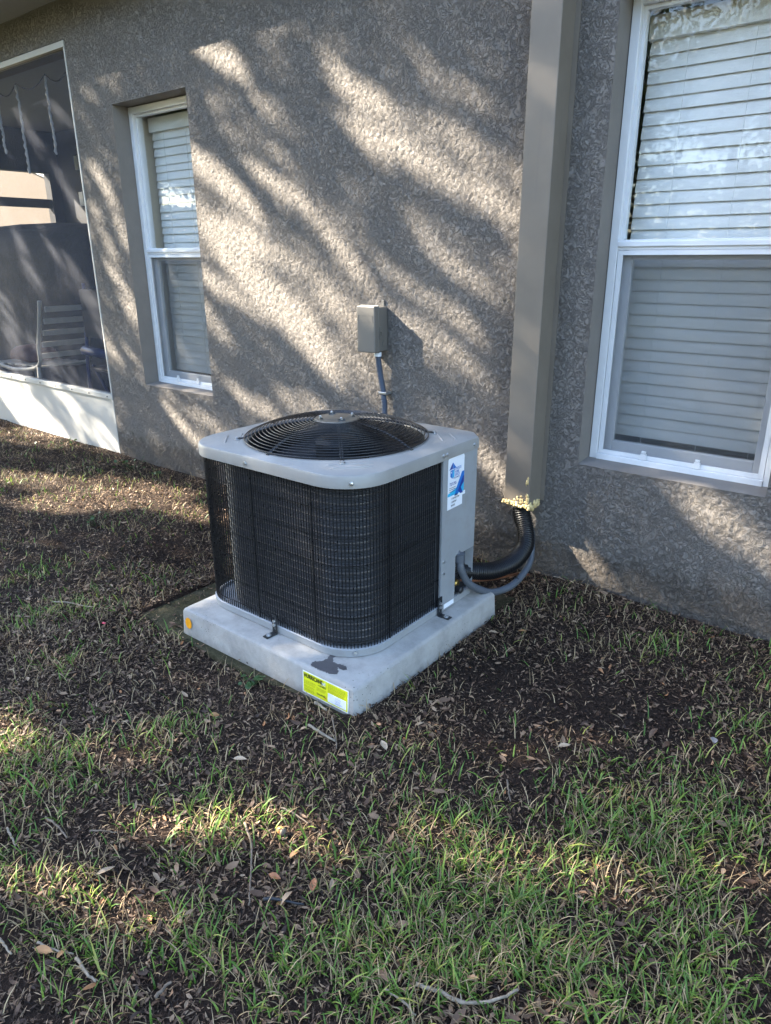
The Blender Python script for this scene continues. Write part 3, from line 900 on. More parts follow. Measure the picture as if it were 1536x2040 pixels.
# lid
ZT = .712; NA = 128
outer = foot(-.006, 12)
def ray_poly(poly, a, c=(CX, CY)):
    dx, dy = math.cos(a), math.sin(a); best = None
    for (ax, ay), (bx, by) in zip(poly, poly[1:] + poly[:1]):
        ex, ey = bx - ax, by - ay
        den = dx * ey - dy * ex
        if abs(den) < 1e-12: continue
        t = ((ax - c[0]) * ey - (ay - c[1]) * ex) / den
        u = ((ax - c[0]) * dy - (ay - c[1]) * dx) / den
        if t > 0 and -1e-6 <= u <= 1 + 1e-6 and (best is None or t < best): best = t
    return c[0] + dx * best, c[1] + dy * best
angs = sorted(set([2 * math.pi * k / NA for k in range(NA)] + [math.atan2(y - CY, x - CX) % (2 * math.pi) for x, y in outer]))
angs = [a for i, a in enumerate(angs) if i == 0 or a - angs[i - 1] > 1e-4]
def at_inset(ins, z):
    poly = foot(-.006 + ins, 12)
    return [(*ray_poly(poly, a), z) for a in angs]
def circ(r, z): return [(CX + r * math.cos(a), CY + r * math.sin(a), z) for a in angs]
RH = .305
mb = MB(); mb.loft([at_inset(.004, ZT - .042), at_inset(0, ZT - .042), at_inset(0, ZT - .010), at_inset(.003, ZT - .003), at_inset(.010, ZT),
                    circ(.338, ZT + .002), circ(.330, ZT + .0065), circ(.318, ZT + .008), circ(RH + .004, ZT + .006), circ(RH, ZT - .002)], True, False, False)
lid = mb.build('lid', 'unit_lid', ac, smooth='auto')
mb = MB(); mb.loft([circ(RH, ZT - .003), circ(RH - .004, ZT - .04), circ(RH + .006, ZT - .09)], True, False, False); mb.build('fan_shroud', 'blackmat', ac, smooth=True)
# pressed ribs at the lid's corners
def rib(ax, ay, bx, by):
    mb_ = MB(); mb_.tube([(ax, ay, ZT - .001), (ax + (bx - ax) * .1, ay + (by - ay) * .1, ZT + .001), (bx - (bx - ax) * .1, by - (by - ay) * .1, ZT + .001), (bx, by, ZT - .001)], [.001, .0042, .0042, .001], 8)
    mb_.build('pressed_rib', 'unit_lid', lid, smooth=True)
rib(-1.385, -.56, -1.302, -.64); rib(-1.352, -.528, -1.276, -.60)
rib(-1.955, -1.03, -1.868, -1.115); rib(-1.935, -.98, -1.828, -1.09)
rib(-1.42, -1.105, -1.31, -.99); rib(-1.385, -1.118, -1.292, -1.02)
# dark well, motor, blades
mb = MB(); mb.loft([[(x, y, .135) for x, y in foot(.08)], [(x, y, .64) for x, y in foot(.08)]], True, True, False); mb.build('inner_well', 'dark', ac)
mb = MB(); mb.lathe([(.03, .44), (.072, .45), (.078, .56), (.078, .70), (.06, .715)], (CX, CY, 0), 28); mb.build('fan_motor', 'blackmat', ac, smooth='auto')
fan = MB()
for k in range(3):
    a0 = 2 * math.pi * k / 3 + .55
    top = []; bot = []
    NR, NC = 7, 9
    for i in range(NR):
        r = .085 + (.285 - .085) * i / (NR - 1)
        span = .95 + .35 * i / (NR - 1)
        for j in range(NC):
            t_ = j / (NC - 1) - .5
            a = a0 + t_ * span + .25 * (i / (NR - 1)) ** 2
            z = .625 - t_ * .075 * (1.15 - .35 * i / (NR - 1)) + .008 * math.cos(t_ * 3)
            top.append((CX + r * math.cos(a), CY + r * math.sin(a), z)); bot.append((CX + r * math.cos(a), CY + r * math.sin(a), z - .0018))
    f_ = [(i * NC + j, i * NC + j + 1, (i + 1) * NC + j + 1, (i + 1) * NC + j) for i in range(NR - 1) for j in range(NC - 1)]
    b1 = MB(); b1.add(top + bot, f_ + [tuple(x + NR * NC for x in q_[::-1]) for q_ in f_])
    b1.build('fan_blade', 'blackmat', ac, smooth=True)
# fan guard: domed rings and radial wires
def dome(r): 
    t_ = min(1.0, max(0.0, r / .324))
    return ZT + .010 + .058 * (1 - t_ ** 3.0)
mb = MB()
r = .082
while r < .326:
    z = dome(r)
    mb.tube([(CX + r * math.cos(2 * math.pi * k / 72), CY + r * math.sin(2 * math.pi * k / 72), z) for k in range(72)], .0018 if r < .315 else .0026, 5, closed=True)
    r += .0124
guard = mb.build('fan_guard', 'black', ac, smooth=True)
mb = MB()
for k in range(8):
    a = math.pi / 4 * k + math.pi / 4
    rm = .345 if k % 2 == 0 else .326
    for off in (-.0032, .0032):
        pts = []
        for i in range(15):
            rr_ = .06 + (rm - .06) * i / 14
            pts.append((CX + rr_ * math.cos(a) - off * math.sin(a), CY + rr_ * math.sin(a) + off * math.cos(a), dome(rr_) - .0030 if rr_ < .324 else ZT + .008))
        mb.tube(pts, .0030, 5)
mb.build('guard_spoke', 'black', guard, smooth=True)
for k in range(4):
    a = math.pi / 4 + math.pi / 2 * k
    mb = MB(); mb.lathe([(.010, 0), (.010, .003), (.006, .004), (.006, .009), (.003, .0105)], (CX + .343 * math.cos(a), CY + .343 * math.sin(a), ZT + .003), 12); mb.build('guard_bolt', 'steel', guard, smooth='auto')
mb = MB(); mb.lathe([(.076, -.006), (.078, 0), (.074, .004), (.048, .0045), (.045, .006), (.010, .006)], (CX, CY, dome(.05) - .001), 40)
cap = mb.build('motor_cap', 'hub', ac, smooth='auto')
for k in range(4):
    a = math.pi / 4 + math.pi / 2 * k + .25
    c_ = (CX + .057 * math.cos(a), CY + .057 * math.sin(a), dome(.05) + .0035)
    mb = MB(); tx, ty = -math.sin(a), math.cos(a)
    mb.tube([(c_[0] - tx * .012, c_[1] - ty * .012, c_[2]), (c_[0] + tx * .012, c_[1] + ty * .012, c_[2])], .0062, 8); mb.build('slot', 'ink', cap)
    mb = MB(); mb.lathe([(.005, 0), (.005, .006), (.002, .008)], (c_[0], c_[1], c_[2] + .004), 8); mb.build('cap_bolt', 'steel', cap)
# coil
def coil_loop(ins, r_, z):
    return [(x, y, z) for x, y in rounded(UX0 + ins + .025, UX1 - ins, UY0 + ins, UY1 - ins, r_ + .03, r_ - .02, .04, .14, 14, True)]
zs_ = []
loops = []
z = .132
while z < .668:
    loops += [coil_loop(.0245, .165, z), coil_loop(.0235, .165, z + .003), coil_loop(.0235, .165, z + .0215), coil_loop(.0245, .165, z + .0245)]
    z += .0252
mb = MB(); mb.loft(loops, True, False, False); mb.build('coil', 'fins', ac, smooth='auto')
mb = MB(); z = .1574
while z < .668:
    mb.tube([(x, y, z) for x, y in rounded(UX0 + .050, UX1 - .0256, UY0 + .0256, UY1 - .035, .19, .1315, .05, .13, 12, True)], .0028, 5, closed=True)
    z += .0252
mb.build('coil_tubes', 'tube', ac, smooth=True)
# wire guard round the coil
path = foot(.0055, 14)
# order: front-left ... back-left ; open polyline from right side (panel) through front, left, to the back
full = path[:15] + path[15:30]
right_start = (UX1 - .0055, -0.722)
poly = [right_start] + path[15:30][::-1] + path[:15][::-1] + path[32:][::-1] + [(UX1 - .052, UY1 - .001)]
wires = arc_sample(poly, .0113)
mb = MB()
for i, (wx, wy) in enumerate(wires):
    r_ = .0013 if i % 24 else .0026
    mb.add([(wx - r_, wy - r_, .1285), (wx + r_, wy - r_, .1285), (wx + r_, wy + r_, .1285), (wx - r_, wy + r_, .1285), (wx - r_, wy - r_, .676), (wx + r_, wy - r_, .676), (wx + r_, wy + r_, .676), (wx - r_, wy + r_, .676)],
           [(0, 1, 5, 4), (1, 2, 6, 5), (2, 3, 7, 6), (3, 0, 4, 7)])
wg = mb.build('wire_guard', 'black', ac)
wg['kind'] = 'stuff'
mb = MB()
inner = [(x, y) for x, y in foot(.008, 14)]
pol2 = [(UX1 - .008, -0.722)] + inner[15:30][::-1] + inner[:15][::-1] + inner[32:][::-1] + [(UX1 - .052, UY1 - .0035)]
for z in (.150, .235, .325, .415, .505, .595, .662):
    mb.tube([(x, y, z) for x, y in pol2], .0016, 4)
mb.build('guard_band_wire', 'black', wg)
# service panel (L shaped) with back corner post
XP = UX1 + .003
prof = [(-.716, .106), (-.625, .106), (-.625, .297), (-.503, .297), (-.503, .6695), (-.716, .6695)]
mb = MB(); mb.loft([[(XP, y, z) for y, z in prof], [(XP - .055, y, z) for y, z in prof]], True, False, False)
mb.add([(XP, y, z) for y, z in prof], [(0, 1, 2, 5), (2, 3, 4, 5)]); mb.add([(XP - .055, y, z) for y, z in prof], [(5, 2, 1, 0), (5, 4, 3, 2)])
panel = mb.build('service_panel', 'unit', ac, bevel=.0025)
mb = MB(); mb.loft([[(XP - .001, -.5025, z), (XP - .05, -.456, z), (XP - .10, -.456, z), (XP - .10, -.52, z), (XP - .056, -.52, z)] for z in (.1315, .6695)], True, True, True); mb.build('corner_post', 'unit', ac)
mb = MB(); mb.box(XP - .10, XP - .057, -.62, -.52, .1315, .296); mb.build('valve_recess', 'dark', ac)
def screw(p, axis, parent, r_=.0058):
    mb_ = MB()
    s_ = 1
    if axis == 'X': mb_.lathe([(r_ * 1.25, 0), (r_ * 1.25, .0012), (r_, .0015), (r_ * .9, .0042), (r_ * .3, .0048)], p, 10, 'X')
    else: mb_.lathe([(r_ * 1.25, 0), (r_ * 1.25, -.0012), (r_, -.0015), (r_ * .9, -.0042), (r_ * .3, -.0048)], p, 10, 'Y')
    mb_.build('screw', 'steel', parent, smooth='auto')
for p in ((UX1 + .006, -.722, ZT - .024), (UX1 + .006, -.700, ZT - .024), (UX1 + .006, -.53, ZT - .024)): screw(p, 'X', lid)
screw((-1.70, UY0 - .006, ZT - .026), 'Y', lid)
mid = 1 / math.sqrt(2)
mb = MB(); mb.lathe([(.0072, 0), (.0058, .004), (.002, .005)], (0, 0, 0), 10, 'Y')
cs = mb.build('screw', 'steel', lid); cs.location = (UX1 + .006 - .155 + .155 * mid, UY0 - .006 + .155 - .155 * mid, ZT - .026); cs.rotation_euler = (0, 0, R(180 + 45))
cs2 = cs.copy(); C.objects.link(cs2); cs2.parent = ac; cs2.location = (UX1 - .155 + .156 * mid, UY0 + .155 - .156 * mid, .118)
for p in ((XP, -.700, .30), (XP, -.700, .255), (XP, -.708, .128)): screw(p, 'X', panel, .005)
# stickers on the panel
def pplate(ya, yb, za, zb, lift, name, mat, parent, skew=0.0):
    b1 = MB(); x = XP + lift
    b1.add([(x, ya, za), (x, yb, za + skew), (x, yb, zb + skew), (x, ya, zb), (x - .0007, ya, za), (x - .0007, yb, za + skew), (x - .0007, yb, zb + skew), (x - .0007, ya, zb)],
           [(0, 1, 2, 3), (7, 6, 5, 4), (0, 4, 5, 1), (1, 5, 6, 2), (2, 6, 7, 3), (3, 7, 4, 0)])
    return b1.build(name, mat, parent)
sy0, sy1, sz0, sz1 = -.687, -.588, .530, .682 - .012
rs = rounded(sy0, sy1, sz0, sz1, .002, .002, .010, .010, 4)
b1 = MB(); b1.loft([[(XP + .0008, y, z) for y, z in rs], [(XP + .0001, y, z) for y, z in rs]], True, True, True)
st = b1.build('company_sticker', 'labelwhite', panel)
st['label'] = 'white and blue company sticker on the service panel'
def spoly(pts, mat, name, lift=.0012):
    b2 = MB(); b2.add([(XP + lift, sy0 + u * (sy1 - sy0), sz1 - v * (sz1 - sz0)) for u, v in pts], [tuple(range(len(pts)))])
    b2.build(name, mat, st)
spoly([(.06, .30), (.27, .13), (.27, .29)], 'blue2', 'logo_roof'); spoly([(.28, .13), (.48, .28), (.28, .29)], 'blue1', 'logo_roof', .0013)
spoly([(.13, .32), (.27, .31), (.27, .54), (.13, .47)], 'blue1', 'logo_house')
spoly([(.28, .32), (.38, .32), (.38, .50), (.28, .53)], 'blue3', 'logo_wall', .0011)
spoly([(.16, .345), (.21, .345), (.21, .39), (.16, .39)], 'labelwhite', 'logo_window', .0016)
spoly([(0.0, 1.0), (0.0, .90), (.55, .80), (1.0, .72), (1.0, 1.0)], 'blue3', 'blue_wave', .0011)
spoly([(.42, 1.0), (.50, .84), (.86, .44), (1.0, .44), (1.0, .56), (.62, 1.0)], 'blue1', 'blue_band', .0014)
spoly([(.62, .90), (.92, .58), (1.0, .56), (1.0, .72), (.80, .84), (.95, 1.0), (.78, 1.0)], 'blue2', 'navy_band', .0017)
rotX = Matrix(((0, 0, 1), (1, 0, 0), (0, 1, 0)))
def stext(body, size, mat, u, v, sx=.8, bold=.0001):
    text_mesh('lettering', body, size, mat, st, Vector((XP + .0022, sy0 + u * (sy1 - sy0), sz1 - v * (sz1 - sz0))), rotX, sx, bold)
stext('REYNOLDS', .0135, 'blue1', .30, .335, .72); stext('HOME', .0125, 'blue1', .40, .415, .72); stext('SERVICES', .0125, 'blue1', .40, .49, .6); stext('HVAC & MORE', .0085, 'blue2', .30, .55, .7)
stext('727-755', .0150, 'blue2', .08, .70, .85, .0002)
for v, l_ in ((.755, .46), (.80, .44), (.85, .40)):
    spoly([(.07, v), (l_, v), (l_, v + .012), (.07, v + .012)], 'ink', 'small_print', .0019)
s2 = pplate(sy0 - .001, sy1 - .008, .487, .534, .0014, 'rating_sticker', 'labelwhite', panel, .001)
pplate(sy1 - .0085, sy1 + .010, .5215, .5345, .0012, 'sticker_flap', 'labelwhite', s2)
for i, tx_ in enumerate(('3 TON HEAT PUMP', '30 AMP MAX', 'BREAKER')):
    text_mesh('lettering', tx_, .0082, 'ink', s2, Vector((XP + .0022, sy0 + .020, .521 - i * .0125)), rotX, .72, .0001)
pplate(-.694, -.630, .113, .131, .0012, 'data_sticker', 'labelwhite', panel)
# hold-down brackets
def strap(cx, cy, ang):
    t_ = MB(); w_ = .0115
    for (a, b, c, d) in ((-w_, -w_ + .0065, .105, .172), (w_ - .0065, w_, .105, .172), (-w_ + .0065, w_ - .0065, .105, .113), (-w_ + .0065, w_ - .0065, .126, .140), (-w_ + .0065, w_ - .0065, .162, .172)):
        t_.box(a, b, -.0015, .0015, c, d)
    t_.box(-w_, w_, -.044, .0015, .1012, .1045)
    ob = t_.build('hold_down_bracket', 'strap', ac)
    ob.location = (cx, cy, 0); ob.rotation_euler = (0, 0, ang)
    for z in (.133, .148):
        b2 = MB(); b2.lathe([(.0058, 0), (.0052, -.004), (.002, -.005)], (0, -.0017, z), 8, 'Y'); b2.build('screw', 'steel', ob)
    b2 = MB(); b2.lathe([(.009, .1046), (.009, .1062), (.0062, .1064), (.0062, .111), (.003, .112)], (0, -.028, 0), 8); b2.build('anchor_bolt', 'steel', ob)
strap(-1.612, UY0 - .0045, R(-4))
strap(UX1 + .0065, -.722, R(90))

# ================================================================== PIPES AND WALL BOXES
def add_pipe(name, pts, r_, mat, label, cat, ribs=0, rib_amp=0.0, n=12, parent=None, step=6):
    P = smooth_path(pts, step)
    if ribs:
        D = [0.0]
        for a, b in zip(P[:-1], P[1:]): D.append(D[-1] + (b - a).length)
        N = int(D[-1] / ribs * 4)
        Q = []; rad = []
        for i in range(N + 1):
            s_ = D[-1] * i / N
            k = max(j for j in range(len(D)) if D[j] <= s_ + 1e-9); k = min(k, len(P) - 2)
            t_ = (s_ - D[k]) / max(1e-9, D[k + 1] - D[k])
            Q.append(P[k].lerp(P[k + 1], t_)); rad.append(r_ + rib_amp * (1 if i % 4 in (1, 2) else -1) )
        P, rr_ = Q, rad
    else: rr_ = r_
    mb_ = MB(); mb_.tube(P, rr_, n)
    o_ = mb_.build(name, mat, parent, smooth=True)
    if label: tag(o_, label, cat)
    return o_
hose = add_pipe('refrigerant_hose', [(-1.293, -.052, .40), (-1.290, -.054, .31), (-1.258, -.075, .236), (-1.226, -.125, .178), (-1.226, -.21, .140), (-1.243, -.33, .138), (-1.262, -.44, .165), (-1.300, -.55, .20)], .033, 'tape',
                'black corrugated insulated hose curving from the wall cover to the unit', 'hose', .0105, .0017, 22)
cond = add_pipe('flexible_conduit', [(-1.262, -.60, .31), (-1.240, -.605, .27), (-1.236, -.60, .235), (-1.228, -.56, .170), (-1.214, -.47, .108), (-1.203, -.40, .080), (-1.193, -.30, .068), (-1.196, -.20, .078), (-1.205, -.12, .105), (-1.222, -.075, .15), (-1.245, -.04, .21)], .0135, 'conduit',
                'grey flexible conduit looping under the black hose', 'conduit', .006, .0005, 14)
mb = MB(); mb.lathe([(.019, .270), (.019, .300)], (-1.243, -.602, 0), 12); mb.build('fitting', 'conduit', cond, smooth='auto')
mb = MB(); mb.lathe([(.0150, -.004), (.0150, .004)], (-1.1965, -.245, .0715), 14, 'Y'); mb.build('cable_tie', 'ink', cond)
add_pipe('copper_pipe', [(-1.285, -.565, .170), (-1.262, -.50, .150), (-1.246, -.42, .125), (-1.232, -.30, .097), (-1.222, -.18, .070), (-1.215, -.10, .040)], .0055, 'copper', 'thin bare copper pipe running below the black hose', 'pipe')
vt = thing('service_valve', 'brass service valve with black cap beside the panel', 'valve')
mb = MB(); mb.lathe([(.012, 0), (.012, .02), (.016, .022), (.016, .034), (.010, .038)], (-1.30, -.578, .165), 10, 'X'); mb.build('valve_body', 'brass', vt, smooth='auto')
mb = MB(); mb.lathe([(.013, 0), (.014, .022), (.008, .026)], (-1.262, -.588, .150), 10, 'X'); mb.build('valve_cap', 'blackmat', vt, smooth='auto')

# line set cover down the wall
cov = thing('line_set_cover', 'tall taupe metal line set cover running down the wall', 'line set cover')
mb = MB()
b0 = [(-1.352, -.1, .348), (-1.237, -.1, .340), (-1.237, 0.0, .345), (-1.352, 0.0, .352)]
mb.loft([b0, [(p[0], p[1], WTOP - .001) for p in b0]], True, False, False)
mb.build('cover_channel', 'taupe', cov, bevel=.003)
mb = MB(); mb.box(-1.2365, -1.218, -.004, -.0005, .345, WTOP - .001); mb.build('flange', 'taupe', cov)
r_ = random.Random(4)
mb = MB()
import bmesh
def blob(mb_, c, s_, seed):
    bm = bmesh.new(); bmesh.ops.create_icosphere(bm, subdivisions=2, radius=1.0)
    q_ = random.Random(seed)
    off = [q_.uniform(0, 6) for _ in range(6)]
    bm.verts.ensure_lookup_table()
    vs_ = []
    for v in bm.verts:
        k = 1 + .22 * math.sin(v.co.x * 4 + off[0]) * math.sin(v.co.y * 5 + off[1]) + .18 * math.sin(v.co.z * 6 + off[2])
        vs_.append((c[0] + v.co.x * s_[0] * k, c[1] + v.co.y * s_[1] * k, c[2] + v.co.z * s_[2] * k))
    fs_ = [tuple(v.index for v in f.verts) for f in bm.faces]
    bm.free(); mb_.add(vs_, fs_)
for i in range(30):
    t_ = i / 29
    ex = -1.355 + .12 * t_
    blob(mb, (ex, -.100 + r_.uniform(-.004, .004), .341 - .006 * t_ + r_.uniform(-.006, .005)), (r_.uniform(.004, .009), r_.uniform(.004, .007), r_.uniform(.004, .010)), i)
for i in range(34):
    blob(mb, (r_.uniform(-1.345, -1.24), r_.uniform(-.092, -.01), r_.uniform(.328, .345)), (r_.uniform(.010, .02), r_.uniform(.010, .02), r_.uniform(.008, .016)), 50 + i)
for i in range(14):
    blob(mb, (-1.237 + r_.uniform(-.002, .003), r_.uniform(-.10, -.02), r_.uniform(.325, .345)), (r_.uniform(.004, .010), r_.uniform(.006, .012), r_.uniform(.006, .016)), 90 + i)
mb.build('spray_foam', 'foam', cov, smooth=True)
mb = MB()
for i in range(15):     # smears up the front and side
    z = .35 + abs(r_.gauss(0, .014)); x = -1.268 + r_.gauss(0, .016)
    if x < -1.238: blob(mb, (x, -.1008, z), (r_.uniform(.003, .008), .0018, r_.uniform(.004, .010)), 120 + i)
for i in range(5):
    z = .45 + r_.uniform(-.02, .02)
    blob(mb, (-1.248 + r_.uniform(-.006, .003), -.1005, z), (r_.uniform(.003, .005), .0015, r_.uniform(.006, .012)), 160 + i)
mb.build('foam_splatter', 'foam', cov, smooth=True)['kind'] = 'stuff'
add_pipe('hose_stub', [(-1.325, -.05, .36), (-1.322, -.05, .30), (-1.312, -.045, .24), (-1.285, -.04, .19)], .012, 'tape', 'thin black tube hanging behind the hose below the wall cover', 'tube', 0, 0, 10)

# disconnect box
dbx = thing('disconnect_box', 'taupe electrical disconnect box mounted on the stucco above the unit', 'electrical box')
BX0, BX1, BZ0, BZ1 = -2.149, -2.046, .893, 1.098
mb = MB(); mb.box(BX0 + .004, BX1 - .002, -.068, -.001, BZ0 + .004, BZ1 - .006); mb.build('back_box', 'box', dbx, bevel=.004)
mb = MB(); mb.box(BX0, BX1 + .001, -.098, -.066, BZ0, BZ1); mb.build('cover', 'box', dbx, bevel=.005)
mb = MB(); mb.box(BX0 - .002, BX1 + .003, -.072, -.066, BZ0 - .001, BZ1 + .002); mb.build('cover_lip', 'box', dbx, bevel=.002)
mb = MB()
for a, b, c, d in ((BX0 + .010, BX1 - .010, 1.056, 1.0575), (BX0 + .010, BX1 - .010, 1.028, 1.0295), (BX0 + .010, BX0 + .0115, 1.0295, 1.056), (BX1 - .0115, BX1 - .010, 1.0295, 1.056)): mb.box(a, b, -.0992, -.0978, c, d)
mb.build('embossed_frame', 'box', dbx)
mb = MB(); mb.box(BX1 - .002, BX1 + .004, -.064, -.048, .985, 1.008); mb.box(BX1 - .002, BX1 + .004, -.064, -.048, .955, .967); mb.box(BX1 - .002, BX1 + .004, -.064, -.060, .967, .985); mb.box(BX1 - .002, BX1 + .004, -.052, -.048, .967, .985); mb.build('hasp', 'box', dbx, bevel=.0015)
mb = MB(); mb.lathe([(.013, 0), (.013, .0025), (.010, .003)], (BX1 - .0015, -.03, .93), 16, 'X'); mb.build('knockout', 'box', dbx)
mb = MB(); mb.box(BX1 - .035, BX1 - .018, -.006, -.001, BZ1 - .006, BZ1 + .022); mb.build('mounting_tab', 'box', dbx, bevel=.002)
add_pipe('wall_conduit', [(-2.072, -.045, .895), (-2.072, -.040, .85), (-2.068, -.032, .79), (-2.052, -.030, .70), (-2.046, -.030, .61), (-2.06, -.035, .45), (-2.05, -.06, .32), (-1.95, -.2, .24), (-1.75, -.36, .22), (-1.62, -.446, .24)], .0135, 'conduit_blue',
         'blue grey flexible conduit dropping from the disconnect box behind the unit', 'conduit', .007, .0007, 12)
mb = MB(); mb.lathe([(.018, .874), (.018, .892)], (-2.072, -.045, 0), 12); mb.build('connector', 'labelwhite', dbx, smooth='auto')
mb = MB(); mb.box(-2.07, -2.025, -.046, -.0005, .700, .712); mb.build('conduit_clip', 'steel', bpy.data.objects['wall_conduit'], bevel=.002)

# ================================================================== TREES
# shade pattern: the bright dapples on wall and lawn, as segments (world points, radius, openness) -> gaps between leaf clumps
STROKES = [(-3.26,0,2.3,-2.95,0,2.15,0.043,1),(-2.86,0,2.28,-2.56,0,2.29,0.013,0.7),(-2.26,0,1.99,-2.07,0,1.88,0.047,0.8),(-2.2,0,1.82,-1.93,0,1.69,0.042,1),(-1.93,0,1.69,-1.42,0,1.44,0.044,0.6),(-2.05,0,1.87,-1.42,0,1.59,0.045,0.42),(-1.93,0,2.02,-1.66,0,1.89,0.032,0.28),(-3.34,0,1.8,-3.02,0,1.6,0.062,1),(-2.87,0,1.71,-2.46,0,1.47,0.033,0.8),(-2.46,0,1.47,-2.27,0,1.25,0.027,0.85),(-3.14,0,1.36,-2.55,0,0.92,0.105,1),(-3.3,0,1.51,-2.9,0,1.35,0.055,0.9),(-3.31,0,1.19,-2.98,0,1.07,0.045,0.7),(-2.42,0,1.14,-2.25,0,0.92,0.039,0.6),(-2.12,0,1.32,-2.02,0,1.22,0.023,0.5),(-2.02,0,1.22,-1.6,0,1.02,0.026,0.85),(-1.82,0,1.34,-1.47,0,1.18,0.026,0.5),(-1.88,0,1.44,-1.4,0,1.24,0.02,0.5),(-3.13,0,0.58,-2.82,0,0.48,0.037,0.85),(-2.76,0,0.6,-2.44,0,0.57,0.025,0.85),(-2.84,0,2.01,-2.63,0,1.88,0.031,0.32),(-3.13,0,2.07,-2.9,0,1.89,0.031,0.25),(-3.69,0,0.42,-3.2,0,0.38,0.025,0.5),(-2.53,0,1.31,-2.24,0,1.12,0.025,0.7),(-1.73,0,1.66,-1.42,0,1.56,0.023,0.3),(-3.21,0,1.5,-2.49,0,1.01,0.205,0.34),(-2.17,0,1.85,-1.45,0,1.48,0.097,0.22),(-2.9,0,1.85,-2.32,0,1.33,0.111,0.18),(-4.19,0,2.3,-4.05,0,2.23,0.023,0.8),(-4.4,0,2.25,-4.2,0,2.19,0.035,0.5),(-4.27,0,1.8,-4.07,0,1.4,0.057,0.8),(-4.36,0,1.58,-4.12,0,0.93,0.057,0.5),(-4.26,0,1.26,-3.97,0,0.9,0.055,0.5),(-3.75,0,0.36,-3.48,0,0.21,0.047,0.8),(-4.29,0,0.82,-4.03,0,0.62,0.045,0.35),(-3.64,0,1.28,-3.32,0,0.97,0.066,0.7),(-3.6,0,0.95,-3.36,0,0.68,0.05,0.4),(-3.82,0,1.35,-3.35,0,1.36,0.011,1),(-3.82,0,0.56,-3.38,0,0.56,0.014,0.6),(-6.11,0,0.26,-5.38,0,-0.01,0.23,1),(-5.25,0,0.38,-4.59,0,-0,0.111,0.45),(-4.74,0,0.18,-4.46,0,0,0.062,0.6),(-4.94,0,0.43,-4.49,0,0.27,0.059,0.3),(-5.27,0,2.32,-5.03,0,2.03,0.066,0.5),(-5.63,0,1.63,-5.36,0,1.15,0.088,0.55),(-5.2,0,1.58,-4.86,0,1.16,0.07,0.35),(-4.82,0,1.86,-4.5,0,1.5,0.07,0.45),(-4.82,0,1.28,-4.41,0,0.72,0.094,0.45),(-5.9,0,0.99,-5.86,0,0.45,0.117,0.6),(-5.52,0,0.71,-4.81,0,0.41,0.107,0.45),(-4.82,0,2.26,-4.61,0,2.13,0.063,0.3),(-1.08,0,0.17,-0.98,0,0.1,0.04,1),(-0.62,0,0.44,-0.35,0,0.32,0.046,0.5),(-0.72,0,0.52,-0.6,0,0.45,0.023,0.3),(-1.53,0,0.49,-1.41,0,0.39,0.043,0.9),(-1.4,0,0.38,-1.32,0,0.33,0.035,0.8),(-1.39,0,1.35,-1.33,0,1.28,0.023,0.4),(-1.38,0,0.53,-1.32,0,0.47,0.024,0.25),(-2,0,1.03,-1.64,0,0.88,0.067,0.4),(-2.23,0,1.02,-2.15,0,0.91,0.055,0.5),(-3.37,0,0.29,-2.98,0,0.22,0.048,0.4),(-4.48,-0.7,0,-3.75,-0.57,0,0.117,0.8),(-3.74,-0.79,0,-3.54,-0.41,0,0.138,1),(-3.57,-0.49,0,-2.88,-0.42,0,0.068,0.85),(-5.85,-0.2,0,-5.11,-0.14,0,0.117,0.5),(-4.04,-0.96,0,-3.66,-0.78,0,0.063,0.5),(-3.93,-0.4,0,-3.64,-0.31,0,0.075,0.5),(-2,-1.93,0,-1.82,-1.96,0,0.023,1),(-1.28,-1.87,0,-1.05,-1.68,0,0.025,1),(-1.32,-2.13,0,-1.11,-2.05,0,0.023,0.8),(-1.66,-1.83,0,-1.5,-1.76,0,0.018,0.5),(-0.74,-1.5,0,-0.68,-1.47,0,0.02,0.3),(-0.57,-1.45,0,-0.35,-1.32,0,0.043,0.24),(-0.13,-1.14,0,-0.08,-1.12,0,0.017,0.4),(-1.03,-1.7,0,-0.93,-1.67,0,0.017,0.5)]
d3 = np.array(SUN)
u3 = np.cross(d3, (0, 0, 1)); u3 /= np.linalg.norm(u3)
v3 = np.cross(u3, d3)
U0, U1, V0, V1, RES = -5.2, 2.4, -3.9, 2.3, 0.015
nu, nv = int((U1 - U0) / RES), int((V1 - V0) / RES)
UU, VV = np.meshgrid(U0 + (np.arange(nu) + .5) * RES, V0 + (np.arange(nv) + .5) * RES)
T = np.zeros_like(UU)
wu = UU + (fbm(UU * 9, VV * 9, 31) - .5) * .035; wv = VV + (fbm(UU * 9, VV * 9, 57) - .5) * .035
for s_ in STROKES:
    a = np.array(s_[0:3]); b = np.array(s_[3:6]); r_, I_ = s_[6], s_[7]
    a2 = np.array((a @ u3, a @ v3)); b2 = np.array((b @ u3, b @ v3)); e = b2 - a2
    L2 = max(1e-9, e @ e)
    t = np.clip(((wu - a2[0]) * e[0] + (wv - a2[1]) * e[1]) / L2, 0, 1)
    dist = np.hypot(wu - a2[0] - t * e[0], wv - a2[1] - t * e[1])
    if a[0] < -3.9 and a[2] > -.02 and a[1] > -.01: r_ *= .62
    if a[2] < .01 and a[1] < -.05: r_ = r_ * 1.1 + .014
    k = np.clip((r_ * 1.18 - dist) / (r_ * .45), 0, 1)
    T = np.maximum(T, I_ * k)
T = np.maximum(T, .05 * np.clip((fbm(UU * 6, VV * 6, 77) - .56) * 8, 0, 1))
def open_at(u, v):
    i = np.clip(((u - U0) / RES).astype(int), 0, nu - 1); j = np.clip(((v - V0) / RES).astype(int), 0, nv - 1)
    return T[j, i]
